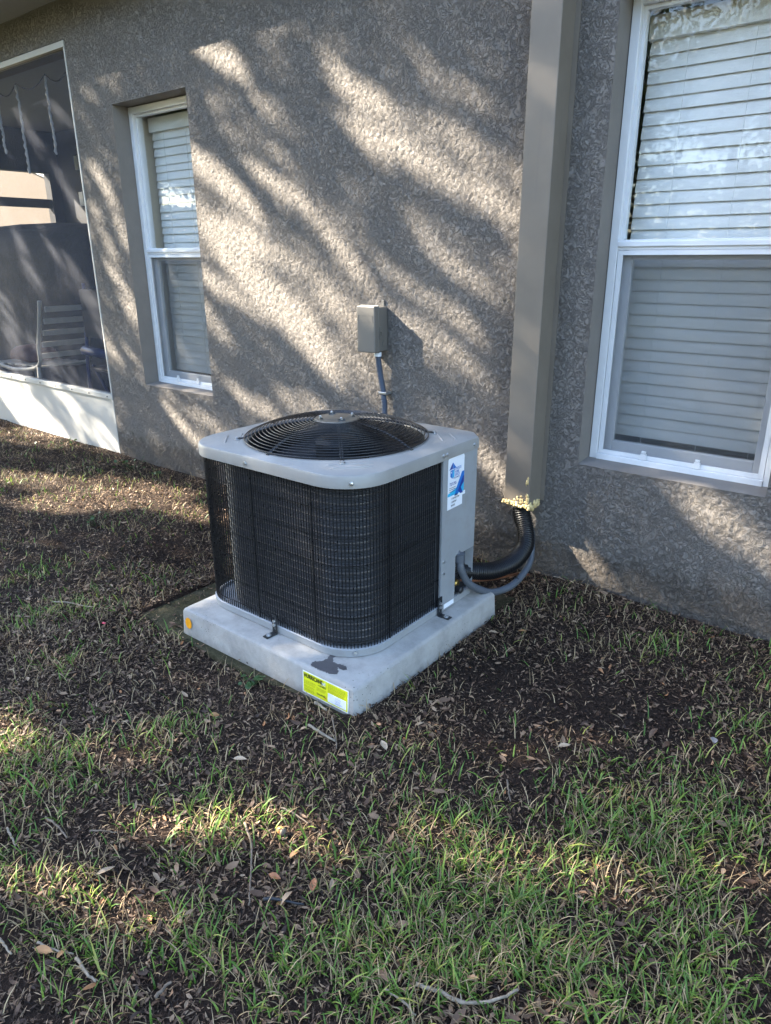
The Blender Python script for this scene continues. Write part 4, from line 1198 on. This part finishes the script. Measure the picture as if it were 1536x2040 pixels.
def leaf_quads(P, size, spread, seed):
    r = np.random.default_rng(seed); N = len(P)
    nrm = -d3[None] + r.normal(0, spread, (N, 3)); nrm /= np.linalg.norm(nrm, axis=1)[:, None]
    t1 = np.cross(nrm, r.normal(0, 1, (N, 3))); t1 /= np.linalg.norm(t1, axis=1)[:, None]
    t2 = np.cross(nrm, t1)
    L = size * r.uniform(.75, 1.25, N)[:, None]; W = L * r.uniform(.42, .6, N)[:, None]
    return np.stack([P - t1 * L / 2, P - t2 * W / 2 + t1 * L * .05, P + t1 * L / 2, P + t2 * W / 2 + t1 * L * .05], 1)
DIST = 11.5
oak = thing('oak_tree', 'large live oak left of the camera shading the wall', 'tree')
NL = 300000
uu = rng.uniform(U0, U1, NL); vv = rng.uniform(V0, V1, NL)
keep = rng.uniform(0, 1, NL) < np.minimum(1.0, -np.log(np.maximum(open_at(uu, vv), .018)) / 3.95)
uu, vv = uu[keep], vv[keep]
dep = -DIST + rng.normal(0, .45, len(uu)) + (fbm(uu * 1.3, vv * 1.3, 91) - .5) * 1.6
P = uu[:, None] * u3 + vv[:, None] * v3 + dep[:, None] * d3
ok = (P[:, 1] < -.9) & (P[:, 2] > 2.0)
P = P[ok]
quads_obj('crown', leaf_quads(P, .0555, .45, 3), 'leaves', oak)
cc = P.mean(0)
base = Vector((-8.6, -5.4, -.3))
top = Vector(tuple(cc)) + Vector((-.5, -1.4, -.2))
mb = MB()
pts = smooth_path([base, base + Vector((.1, .2, 1.2)), base.lerp(top, .55) + Vector((.2, -.2, 0)), top], 6)
mb.tube(pts, [.34 - .2 * i / (len(pts) - 1) for i in range(len(pts))], 14); mb.build('trunk', 'bark', oak, smooth=True)
nl = 0
for k in range(60):
    q_ = random.Random(k)
    e = top + Vector((q_.uniform(-2.6, 2.6), q_.uniform(-1.8, 1.2), q_.uniform(.1, 1.9)))
    s0 = pts[len(pts) - 7 + k % 6]
    pp = smooth_path([s0, s0.lerp(e, .5) + Vector((0, 0, .25)), e], 6)
    pu = np.array([[np.array(p_) @ u3, np.array(p_) @ v3] for p_ in pp])
    if max(open_at(pu[:, 0] + ou, pu[:, 1] + ov).max() for ou in (-.08, 0, .08) for ov in (-.08, 0, .08)) > .2: continue
    mb = MB(); mb.tube(pp, [.09 - .075 * i / (len(pp) - 1) for i in range(len(pp))], 8); mb.build('limb', 'bark', oak, smooth=True)
    nl += 1
    if nl == 8: break

hg = thing('hedge', 'unseen green hedge added behind the camera to hide pale sky in the window reflections', 'hedge')  # added out of view to darken the horizon band mirrored in the panes
hr = np.random.default_rng(77)
hx = hr.uniform(-48, 26, 42000); hz_ = hr.uniform(0, 1, 42000)
hh = 3.6 + 1.5 * fbm(hx * .35, hx * 0, 8) 
quads_obj('foliage', leaf_quads(np.stack([hx, -27 + hr.normal(0, .5, 42000), hz_ * hh], 1), .36, 1.5, 78), 'leaves', hg)
mb = MB()
for x_ in np.arange(-47, 26, 1.5): mb.tube([(float(x_), -27, -.2), (float(x_) + .1, -27.05, 2.2)], [.06, .03], 6)
mb.build('stems', 'bark', hg)['kind'] = 'stuff'
def back_tree(x, y, h_, rad, label, seed, lean=0.0, n=9000, leaf=.17):
    r = np.random.default_rng(seed)
    t = thing('yard_tree', label, 'tree', group='trees across the yard behind the camera')
    mb_ = MB(); pts = smooth_path([(x, y, -.2), (x + .1, y, h_ * .25), (x + lean * .5, y + .2, h_ * .5), (x + lean, y, h_ * .75)], 5)
    mb_.tube(pts, [.24 - .17 * i / (len(pts) - 1) for i in range(len(pts))], 10); mb_.build('trunk', 'bark', t, smooth=True)
    cl = []
    for k in range(26):
        dv = r.normal(0, 1, 3); dv /= np.linalg.norm(dv); dv[2] *= .7
        c_ = np.array((x + lean * .6, y, h_ * .68)) + dv * rad * r.uniform(.35, 1.0)
        q_ = r.normal(0, 1, (n // 26, 3)); q_ /= np.linalg.norm(q_, axis=1)[:, None]
        cl.append(c_ + q_ * (r.uniform(.2, 1, (n // 26, 1)) ** .5) * rad * r.uniform(.22, .42))
        s0 = pts[-1 - (k % 6)]
        if k % 2 == 0:
            mb_ = MB(); pp = [s0, s0.lerp(Vector(c_), .55) + Vector((0, 0, .1)), Vector(c_)]
            mb_.tube(pp, [.06, .04, .015], 6); mb_.build('limb', 'bark', t, smooth=True)
    Pq = np.concatenate(cl); Pq = Pq[Pq[:, 2] > 1.2]
    quads_obj('crown', leaf_quads(Pq, leaf, 1.5, seed + 1), 'leaves', t)
back_tree(-3.2, -13.5, 9.5, 3.2, 'tall oak across the yard directly behind the photographer', 21, .6, 16000, .15)
back_tree(3.4, -15.5, 8.5, 3.0, 'oak across the yard to the right of the photographer', 22, -.4)
back_tree(-9.5, -16.5, 8.0, 3.0, 'oak across the yard beyond the shade tree', 23, .3)
back_tree(-18.5, -12.5, 8.5, 3.3, 'oak far along the yard to the left', 24, .2)
back_tree(9.0, -12.0, 7.5, 2.8, 'smaller oak at the far right of the yard', 25, .2)
back_tree(-26.0, -19.0, 8.5, 3.4, 'oak at the far left end of the yard', 26, .2)

for k_, (tx, ty, th, tr) in enumerate([(-6.5, -22, 8, 3.4), (-1.0, -23, 9, 3.6), (5.5, -24, 8, 3.4), (12, -21, 8, 3.2), (-13.5, -23, 9, 3.6), (-20, -24, 9, 3.6), (-33, -24, 9, 4.0), (-37, -16, 9, 4.0)]):
    back_tree(tx, ty, th, tr, ['tree in the distant row behind the nearest oak', 'tallest tree in the middle of the distant row', 'tree right of the middle in the distant row', 'tree at the right end of the distant row', 'tree left of the nearest oak in the distant row', 'tree second from the left bend of the distant row', 'tree at the left bend of the distant row', 'outermost tree at the left end of the distant row'][k_], 40 + k_, .2, 7000, .24)

# ================================================================== GROUND COVER
def on_hard(x, y, m_=0.0):
    return (x > PAD[0] - m_) & (x < PAD[1] + m_) & (y > PAD[2] - m_) & (y < PAD[3] + m_)
def on_slab(x, y):
    return (x > SLAB[0]) & (x < SLAB[1]) & (y > SLAB[2]) & (y < SLAB[3])
GB = [(-1.79,-1.88,0.17),(-1.44,-2.11,0.14),(-1.08,-1.83,0.16),(-1.00,-2.08,0.20),(-0.77,-1.75,0.22),(-0.55,-1.49,0.25),(-0.28,-1.28,0.25),(-0.43,-1.69,0.24),(-0.19,-1.02,0.15),(-1.61,-1.59,0.14),(-1.45,-1.81,0.15),(-0.79,-1.06,0.09),(-0.31,-0.60,0.09),(-1.01,-1.47,0.16),(-2.04,-1.76,0.13),(-2.94,-1.38,0.13),(-0.62,-0.30,0.07),(-4.38,-0.75,0.13),(-2.49,-1.48,0.14),(-0.13,-1.45,0.19),(-0.73,-1.93,0.19),(-0.80,-1.31,0.12),(-0.48,-1.15,0.15)]
GI = [.6,.4,.5,.8,1,1,1,1,.7,.32,.35,.4,.5,.28,.35,.35,.4,.35,.3,1,1,.35,.7]
BARE = [(-0.95,-0.80,0.17),(-0.63,-0.76,0.24),(-0.46,-0.70,0.15),(-0.72,-1.12,0.12),(-1.18,-1.45,0.05),(-2.62,-0.9,0.16)]
def grass_density(x, y):
    d_ = np.full_like(x, .05)
    for (a, b, s_), g_ in zip(GB, GI):
        d_ = np.maximum(d_, g_ * np.exp(-((x - a) ** 2 + (y - b) ** 2) / (2 * (s_ * .85) ** 2)))
    for a, b, s_ in BARE:
        d_ *= 1 - .85 * np.exp(-((x - a) ** 2 + (y - b) ** 2) / (2 * (s_ * .8) ** 2))
    out_ = d_ * np.clip(3.4 * (fbm(x * 5, y * 5, 41) - .36), .04, 1)
    for a, b, s_, g_ in ((-1.17, -1.80, .09, .65), (-1.05, -1.70, .06, .5), (-1.24, -2.10, .07, .45), (-1.90, -1.95, .08, .5), (-.62, -1.62, .2, .6), (-.30, -1.42, .2, .55)):
        out_ = np.maximum(out_, g_ * np.exp(-((x - a) ** 2 + (y - b) ** 2) / (2 * s_ ** 2)) * np.clip(.35 + 1.6 * (fbm(x * 13, y * 13, 47) - .35), .1, 1))
    return out_
def bare_density(x, y):
    d_ = np.zeros_like(x)
    for a, b, s_ in BARE: d_ = np.maximum(d_, np.exp(-((x - a) ** 2 + (y - b) ** 2) / (2 * (s_ * .8) ** 2)))
    return d_
def visible_sample(n, seed, edge=.0):
    """random points on the lawn in front of the house, denser close to the photographer"""
    r = np.random.default_rng(seed)
    n1 = int(n * .62)
    x = np.concatenate([r.uniform(-2.7, .15, n1), r.uniform(-6.3, -1.9, n - n1)])
    y = np.concatenate([r.uniform(-2.45, -.005, n1), r.uniform(-1.9, -.005, n - n1)])
    k = (y > -2.5 + .0) & (y > 0.78 * x - 1.62) | (x < -2)
    # keep inside the pictured wedge with a margin
    az = np.arctan2(x - 0.0, y + 2.58)
    k = (np.abs(az - R(-38.7)) < R(43)) & (np.hypot(x, y + 2.58) > .55)
    k &= ~on_hard(x, y, edge)
    return x[k], y[k], r
def frames(nrm, ang):
    ref = np.tile(np.array((1.0, 0, 0)), (len(nrm), 1))
    t1 = ref - nrm * (ref * nrm).sum(1)[:, None]; t1 /= np.linalg.norm(t1, axis=1)[:, None]
    t2 = np.cross(nrm, t1)
    c_, s_ = np.cos(ang)[:, None], np.sin(ang)[:, None]
    return t1 * c_ + t2 * s_, -t1 * s_ + t2 * c_
# --- fallen oak leaves: pointed ovals, folded and curled
def litter(n, seed, lmin, lmax, tilt, zoff, onslab=False):
    x, y, r = visible_sample(n, seed, .005)
    sl = on_slab(x, y)
    kp = (~sl) | (r.uniform(0, 1, len(x)) < .16)
    kp &= r.uniform(0, 1, len(x)) > .8 * bare_density(x, y)
    kp &= r.uniform(0, 1, len(x)) > .55 * np.clip(grass_density(x, y), 0, 1)
    kp &= r.uniform(0, 1, len(x)) < np.clip(.35 + 2.6 * (fbm(x * 4.5, y * 4.5, 12) - .36), .3, 1)
    x, y, sl = x[kp], y[kp], sl[kp]; N = len(x)
    L = r.uniform(lmin, lmax, N)[:, None]; W = L * r.uniform(.30, .46, N)[:, None]
    z = np.where(sl, .0, gz(x, y)) + r.uniform(.002, zoff, N)
    tl = np.where(sl, .10, tilt)[:, None]
    nrm = np.concatenate([r.normal(0, 1, (N, 2)) * tl, np.ones((N, 1))], 1); nrm /= np.linalg.norm(nrm, axis=1)[:, None]
    a, b = frames(nrm, r.uniform(0, 2 * np.pi, N))
    P = np.stack([x, y, z], 1)
    fold = r.uniform(-.1, .4, N)[:, None] * W; curl = r.normal(.08, .16, N)[:, None] * L
    V = np.zeros((N, 8, 3))
    for k, (s_, wd) in enumerate(((-.5, 0), (-.2, .46), (.16, .42), (.5, 0))):
        mid = P + a * (s_ * L) + nrm * (curl * (4 * s_ * s_ - .3))
        if wd == 0:
            V[:, 0 if k == 0 else 7] = mid
        else:
            o_ = 1 if k == 1 else 4
            V[:, o_] = mid + b * (W * wd) + nrm * fold
            V[:, o_ + 1] = mid
            V[:, o_ + 2] = mid - b * (W * wd) + nrm * fold
    return V
LF = [(0, 1, 2, 2), ]
leaf_faces = [(1, 4, 5, 2), (2, 5, 6, 3)]
def leaves_obj(name, V, mat):
    # tips as slim quads: split the tip point in two
    N = V.shape[0]
    V2 = np.zeros((N, 10, 3))
    V2[:, 0] = V[:, 0] + (V[:, 1] - V[:, 3]) * .04; V2[:, 1] = V[:, 0] - (V[:, 1] - V[:, 3]) * .04
    V2[:, 2:8] = V[:, 1:7]
    V2[:, 8] = V[:, 7] + (V[:, 4] - V[:, 6]) * .04; V2[:, 9] = V[:, 7] - (V[:, 4] - V[:, 6]) * .04
    return quads_obj(name, V2, mat, None, 10, [(0, 2, 3, 1), (1, 3, 4, 4)[:0] or (0, 3, 4, 1), (2, 5, 6, 3), (3, 6, 7, 4), (5, 8, 9, 6), (6, 8, 9, 7)])
lit = leaves_obj('leaf_litter', np.concatenate([litter(34000, 1, .010, .022, .30, .010), litter(7000, 2, .018, .030, .34, .015), litter(900, 3, .030, .040, .4, .022)]), 'litter')
stuff(lit, 'brown fallen oak leaves scattered over the ground', 'leaf litter')
# --- mulch fragments: slivers
x, y, r = visible_sample(240000, 5, .0)
kp = (~on_slab(x, y)) | (r.uniform(0, 1, len(x)) < .05)
x, y = x[kp], y[kp]
kp = r.uniform(0, 1, len(x)) > .8 * bare_density(x, y)
x, y = x[kp], y[kp]; sl = on_slab(x, y); N = len(x)
P = np.stack([x, y, np.where(sl, 0, gz(x, y)) + r.uniform(.0, .009, N)], 1)
nrm = np.concatenate([r.normal(0, .5, (N, 2)), np.ones((N, 1))], 1); nrm /= np.linalg.norm(nrm, axis=1)[:, None]
a, b = frames(nrm, r.uniform(0, 2 * np.pi, N))
L = r.uniform(.005, .022, N)[:, None]; W = r.uniform(.0014, .0048, N)[:, None]
chips = quads_obj('mulch', np.stack([P - a * L / 2 - b * W * .3, P - a * L * .1 - b * W / 2 + nrm * W * .3, P + a * L / 2, P + b * W / 2 + nrm * W * .3], 1), 'chips')
stuff(chips, 'dark shredded mulch and bark fragments covering the soil', 'mulch')
# --- damp dark crumbs where the bed is bare
x, y, r = visible_sample(120000, 15, .0)
kp = (r.uniform(0, 1, len(x)) < np.clip(.05 + 1.1 * bare_density(x, y), 0, 1)) & ~on_slab(x, y)
x, y = x[kp], y[kp]; N = len(x)
P = np.stack([x, y, gz(x, y) + r.uniform(.0, .006, N)], 1)
nrm = np.concatenate([r.normal(0, .7, (N, 2)), np.ones((N, 1))], 1); nrm /= np.linalg.norm(nrm, axis=1)[:, None]
a, b = frames(nrm, r.uniform(0, 2 * np.pi, N))
L = r.uniform(.003, .011, N)[:, None]; W = L * r.uniform(.5, .9, N)[:, None]
stuff(quads_obj('soil_crumbs', np.stack([P - a * L / 2, P - b * W / 2 + nrm * W * .35, P + a * L / 2, P + b * W / 2 + nrm * W * .35], 1), 'crumbs'), 'damp dark soil crumbs on the bare bed right of the pad', 'soil')
# --- grass and straw blades
def blades(n, seed, hmin, hmax, wmin, wmax, flat, use_density, tuft=None):
    x, y, r = visible_sample(n, seed, .012)
    dn_ = grass_density(x, y) if use_density else .10 * (1 - bare_density(x, y)) + .9 * grass_density(x, y)
    kp = (r.uniform(0, 1, len(x)) < dn_) & ~on_slab(x, y) & (y < -.03)
    x, y = x[kp], y[kp]; N = len(x)
    # gather blades into tufts
    if tuft:
        cxk = np.round(x / tuft + r.normal(0, .25, N)) * tuft; cyk = np.round(y / tuft + r.normal(0, .25, N)) * tuft
        pull = r.uniform(.2, .8, N)
        x = x * (1 - pull) + cxk * pull; y = y * (1 - pull) + cyk * pull
        kp = ~on_hard(x, y, .01) & ~on_slab(x, y); x, y = x[kp], y[kp]; N = len(x)
    az = r.uniform(0, 2 * np.pi, N); H = r.uniform(hmin, hmax, N) * r.uniform(.6, 1.0, N)
    lean = np.clip(r.normal(flat, .35, N), .12, 1.5)
    dirh = np.stack([np.cos(az), np.sin(az), np.zeros(N)], 1); side = np.stack([-np.sin(az), np.cos(az), np.zeros(N)], 1)
    w = r.uniform(wmin, wmax, N)[:, None]
    P0 = np.stack([x, y, gz(x, y) + (.004 if not use_density else 0)], 1)
    V = np.zeros((N, 8, 3))
    bend = r.uniform(.2, .9, N)
    twist = r.normal(0, .5, N)
    pos = P0.copy(); ang = np.pi / 2 - lean * .35
    for k in range(4):
        t = k / 3
        wd = w * (1.0, .95, .7, .10)[k]
        sd = side * np.cos(twist * t)[:, None] + np.array((0, 0, 1.0)) * np.sin(twist * t)[:, None]
        V[:, 2 * k] = pos - sd * wd / 2; V[:, 2 * k + 1] = pos + sd * wd / 2
        ang_k = np.maximum(ang - (lean * .55 + bend * .6) * t * 1.1, -.12)
        step = (H / 3)[:, None]
        pos = pos + dirh * np.cos(ang_k)[:, None] * step + np.array((0, 0, 1.0)) * np.sin(ang_k)[:, None] * step
    return V
bf = [(0, 1, 3, 2), (2, 3, 5, 4), (4, 5, 7, 6)]
g1 = quads_obj('grass', np.concatenate([blades(175000, 6, .02, .060, .0024, .0046, 1.25, True, .045), blades(26000, 7, .04, .095, .003, .0055, 1.05, True, .08)]), 'grass', None, 8, bf)
stuff(g1, 'patchy green lawn grass growing through the leaf litter', 'grass')
g2 = quads_obj('dead_grass', blades(130000, 8, .022, .075, .0012, .0029, 1.45, False, None), 'straw', None, 8, bf)
stuff(g2, 'dry straw coloured grass lying among the leaves', 'dead grass')

# --- single twigs
TW = [
 ([(-0.55, -1.807), (-0.508, -1.792), (-0.463, -1.784), (-0.418, -1.742), (-0.392, -1.7)], .0042, 'palebark', 'pale curved branch lying in the grass at the bottom of the picture'),
 ([(-1.507, -2.038), (-1.456, -2.035), (-1.402, -2.039)], .0028, 'twig', 'straight grey twig on the mulch near the left edge'),
 ([(-1.383, -1.993), (-1.358, -1.975), (-1.329, -1.954)], .0022, 'twig', 'short grey twig just right of the straight twig near the left edge'),
 ([(-1.552, -2.111), (-1.516, -2.118), (-1.479, -2.126)], .003, 'palebark', 'short pale twig at the very left edge of the lawn'),
 ([(-1.114, -1.745), (-1.054, -1.776), (-0.99, -1.835), (-0.932, -1.888)], .0028, 'twig', 'long thin twig pointing toward the camera from the sunlit grass'),
 ([(-1.247, -1.387), (-1.193, -1.391), (-1.142, -1.389)], .0048, 'palebark', 'thick pale stick lying in front of the yellow pad label'),
 ([(-1.212, -1.323), (-1.166, -1.361), (-1.119, -1.407)], .0025, 'twig', 'thin grey twig crossing the thick pale stick'),
 ([(-1.305, -1.302), (-1.279, -1.301), (-1.248, -1.311)], .005, 'palebark', 'stubby pale stick against the front edge of the old slab'),
 ([(-1.257, -2.26), (-1.231, -2.26), (-1.207, -2.259)], .003, 'palebark', 'pale twig at the lower left edge of the picture'),
 ([(-1.106, -2.182), (-1.069, -2.186), (-1.033, -2.183)], .0038, 'palebark', 'broken pale twig among leaves in the lower left corner'),
 ([(-0.926, -2.127), (-0.929, -2.104), (-0.927, -2.09)], .004, 'twig', 'dark broken stick under grass near the bottom left'),
 ([(-1.194, -2.215), (-1.155, -2.201), (-1.118, -2.182)], .0024, 'palebark', 'long pale twig beside the orange leaf in the lower left'),
 ([(-1.081, -1.655), (-1.041, -1.649), (-0.989, -1.65)], .0024, 'twig', 'bent twig just beyond the acorn'),
 ([(-0.687, -1.219), (-0.665, -1.249), (-0.643, -1.281)], .0028, 'twig', 'short upright pointing twig at the edge of the bare soil'),
 ([(-0.356, -0.986), (-0.327, -0.97), (-0.297, -0.974)], .0022, 'twig', 'slim curved twig on the bare soil at the right'),
 ([(-0.589, -1.853), (-0.552, -1.851), (-0.517, -1.855)], .003, 'palebark', 'pale twig left of the curved branch at the bottom'),
 ([(-2.622, -1.45), (-2.525, -1.401), (-2.432, -1.372)], .0032, 'palebark', 'pale curved twig on the leaf litter left of the old slab'),
 ([(-0.917, -1.861), (-0.881, -1.837), (-0.841, -1.816)], .004, 'blackmat', 'blackened stick lying in the grass below the rust coloured leaf'),
 ([(-1.132, -0.03), (-1.104, -0.034), (-1.07, -0.064)], .0022, 'palebark', 'tiny pale twig at the foot of the wall by the hose'),
]
for pts, r_, mt, lab_ in TW:
    P = smooth_path([(a, b, 0) for a, b in pts], 5)
    Q = []; q_ = random.Random(lab_)
    for i, p in enumerate(P):
        Q.append((p.x + q_.uniform(-.0015, .0015), p.y + q_.uniform(-.0015, .0015), float(gz(p.x, p.y)) + .012 + r_))
    mb = MB(); mb.tube(Q, [r_ * (1.05 - .45 * i / (len(Q) - 1)) * q_.uniform(.9, 1.1) for i in range(len(Q))], 7)
    if len(Q) > 12:
        k = len(Q) // 2; s0 = Vector(Q[k]); mb.tube([s0, s0 + Vector((q_.uniform(-.03, .03), q_.uniform(-.03, .03), .008))], [r_ * .5, r_ * .2], 5)
    tag(mb.build('fallen_twig', mt, None, smooth=True), lab_, 'twig', 'twigs lying on the lawn')

def single_leaf(x, y, L, W, ang, mat, lab_, tiltv=.3, seed=0):
    q_ = random.Random(seed)
    mb_ = MB(); rows = []
    n = 9
    for i in range(n):
        s_ = i / (n - 1)
        wd = W / 2 * math.sin(math.pi * min(1, s_ * 1.02)) ** .8 * (1.1 - .25 * s_) + .0004
        z = .010 * math.sin(math.pi * s_) * tiltv + .25 * L * (s_ - .5) ** 2
        rows.append([(L * (s_ - .5), -wd, z + .30 * wd), (L * (s_ - .5), -wd * .5, z + .08 * wd), (L * (s_ - .5), 0, z), (L * (s_ - .5), wd * .5, z + .08 * wd), (L * (s_ - .5), wd, z + .30 * wd)])
    mb_.loft(rows, False)
    o_ = mb_.build('fallen_leaf', mat, None, smooth=True)
    st_ = MB(); st_.tube([(-L / 2, 0, .25 * L * .25), (-L * .62, .001, .25 * L * .25 + .001)], .0008, 4); st_.build('stem', 'twig', o_)
    o_.location = (x, y, float(gz(x, y)) + .018); o_.rotation_euler = (q_.uniform(-.3, .3), q_.uniform(-.3, .3), ang)
    tag(o_, lab_, 'leaf', 'conspicuous fallen leaves')
for i, a_ in enumerate([
    (-1.165, -2.216, .038, .016, .6, 'leaf_orange', 'bright orange oval leaf in the lower left corner'),
    (-1.132, -2.197, .026, .012, 2.0, 'leaf_orange', 'small orange leaf right of the bright orange oval leaf'),
    (-1.517, -1.515, .030, .016, 1.0, 'leaf_orange', 'orange tan leaf lying in front of the old slab'),
    (-.857, -1.769, .036, .016, 2.2, 'leaf_rust', 'rust orange leaf standing in the grass near the picture centre bottom'),
    (-.949, -1.737, .026, .014, 1.2, 'leaf_orange', 'small orange curled leaf beside the acorn'),
    (-.306, -.723, .036, .019, 1.9, 'leaf_silver', 'silvery grey leaf lying on bare soil at the right'),
    (-.942, -1.806, .030, .014, .4, 'leaf_rust', 'small rust leaf in grass below the acorn'),
    (-1.026, -.504, .036, .018, .2, 'leaf_orange', 'orange brown leaf on the soil right of the pad'),
    (-1.241, -2.036, .044, .017, 1.6, 'leaf_tan', 'tan leaf standing upright in the sunlit patch at lower left'),
    (-1.30, -1.60, .040, .017, .5, 'leaf_tan', 'pale tan leaf on the mulch in front of the pad'),
    (-1.02, -1.32, .042, .018, 2.6, 'leaf_tan', 'pale leaf on the soil right of the pad corner'),
    (-.62, -1.02, .038, .017, .9, 'leaf_tan', 'tan leaf on the bare dark soil'),
]): single_leaf(*a_, seed=i)
# acorn
ac2 = thing('acorn', 'single orange acorn lying in the sunlit grass', 'acorn')
zb = float(gz(-1.029, -1.704)) + .016
mb = MB(); mb.lathe([(.0005, -.013), (.005, -.0105), (.0088, -.004), (.0092, .003), (.008, .008)], (-1.029, -1.704, zb), 16, 'X'); mb.build('nut', 'acorn', ac2, smooth=True)
mb = MB(); mb.lathe([(.0095, .0055), (.0098, .009), (.006, .0125), (.001, .0135)], (-1.029, -1.704, zb), 16, 'X'); mb.build('cup', 'twig', ac2, smooth=True)
# red scrap
mb = MB(); q0 = float(gz(-2.285, -1.42)) + .02
mb.loft([[(-2.292, -1.424, q0 - .006), (-2.276, -1.422, q0 - .005), (-2.275, -1.416, q0 - .003), (-2.291, -1.417, q0 - .004)], [(-2.292, -1.424, q0 - .004), (-2.276, -1.422, q0 - .003), (-2.275, -1.416, q0 - .001), (-2.291, -1.417, q0 - .002)]], True, True, True)
tag(mb.build('plastic_scrap', 'redbit', None), 'tiny red plastic scrap on the litter left of the slab', 'scrap')
# --- broad-leaf weeds
def weed(x, y, n, rad, h_, lab_, seed):
    q_ = random.Random(seed); t = thing('weed', lab_, 'weed', group='broad leaf weeds')
    z0 = float(gz(x, y))
    for k in range(n):
        a = q_.uniform(0, 6.28); rr_ = rad * q_.uniform(.15, 1); hz = h_ * q_.uniform(.4, 1)
        c_ = Vector((x + rr_ * math.cos(a), y + rr_ * math.sin(a), z0 + hz))
        s_ = q_.uniform(.006, .011)
        nrm_ = Vector((q_.gauss(0, .4), q_.gauss(0, .4), 1)).normalized(); u_ = nrm_.orthogonal().normalized(); w_ = nrm_.cross(u_)
        ring_ = [c_ + (u_ * math.cos(b) * 1.25 + w_ * math.sin(b)) * s_ * (1 - .15 * math.cos(2 * b)) + nrm_ * (.25 * s_ * abs(math.sin(b))) for b in [2 * math.pi * i / 10 for i in range(10)]]
        mb_ = MB(); mb_.add([c_] + ring_, [(0, i + 1, (i + 1) % 10 + 1) for i in range(10)]); lf = mb_.build('leaf', 'weed', t, smooth=True)
        mb_ = MB(); mb_.tube([(x + .2 * rr_ * math.cos(a), y + .2 * rr_ * math.sin(a), z0), c_], .0008, 4); mb_.build('stalk', 'weed', lf)
weed(-1.571, -1.322, 13, .045, .032, 'round leaved weed growing against the front edge of the old slab', 1)
weed(-4.05, -.16, 16, .13, .07, 'leafy weed at the foot of the wall under the narrow window', 3)
weed(-3.80, -.15, 9, .06, .05, 'small weed by the wall right of the leafy weed', 4)
weed(-5.0, -.20, 14, .16, .05, 'low weed along the base of the white kick plate', 5)
weed(-3.30, -.86, 9, .06, .05, 'weed in the litter left of the unit at the shadow edge', 6)
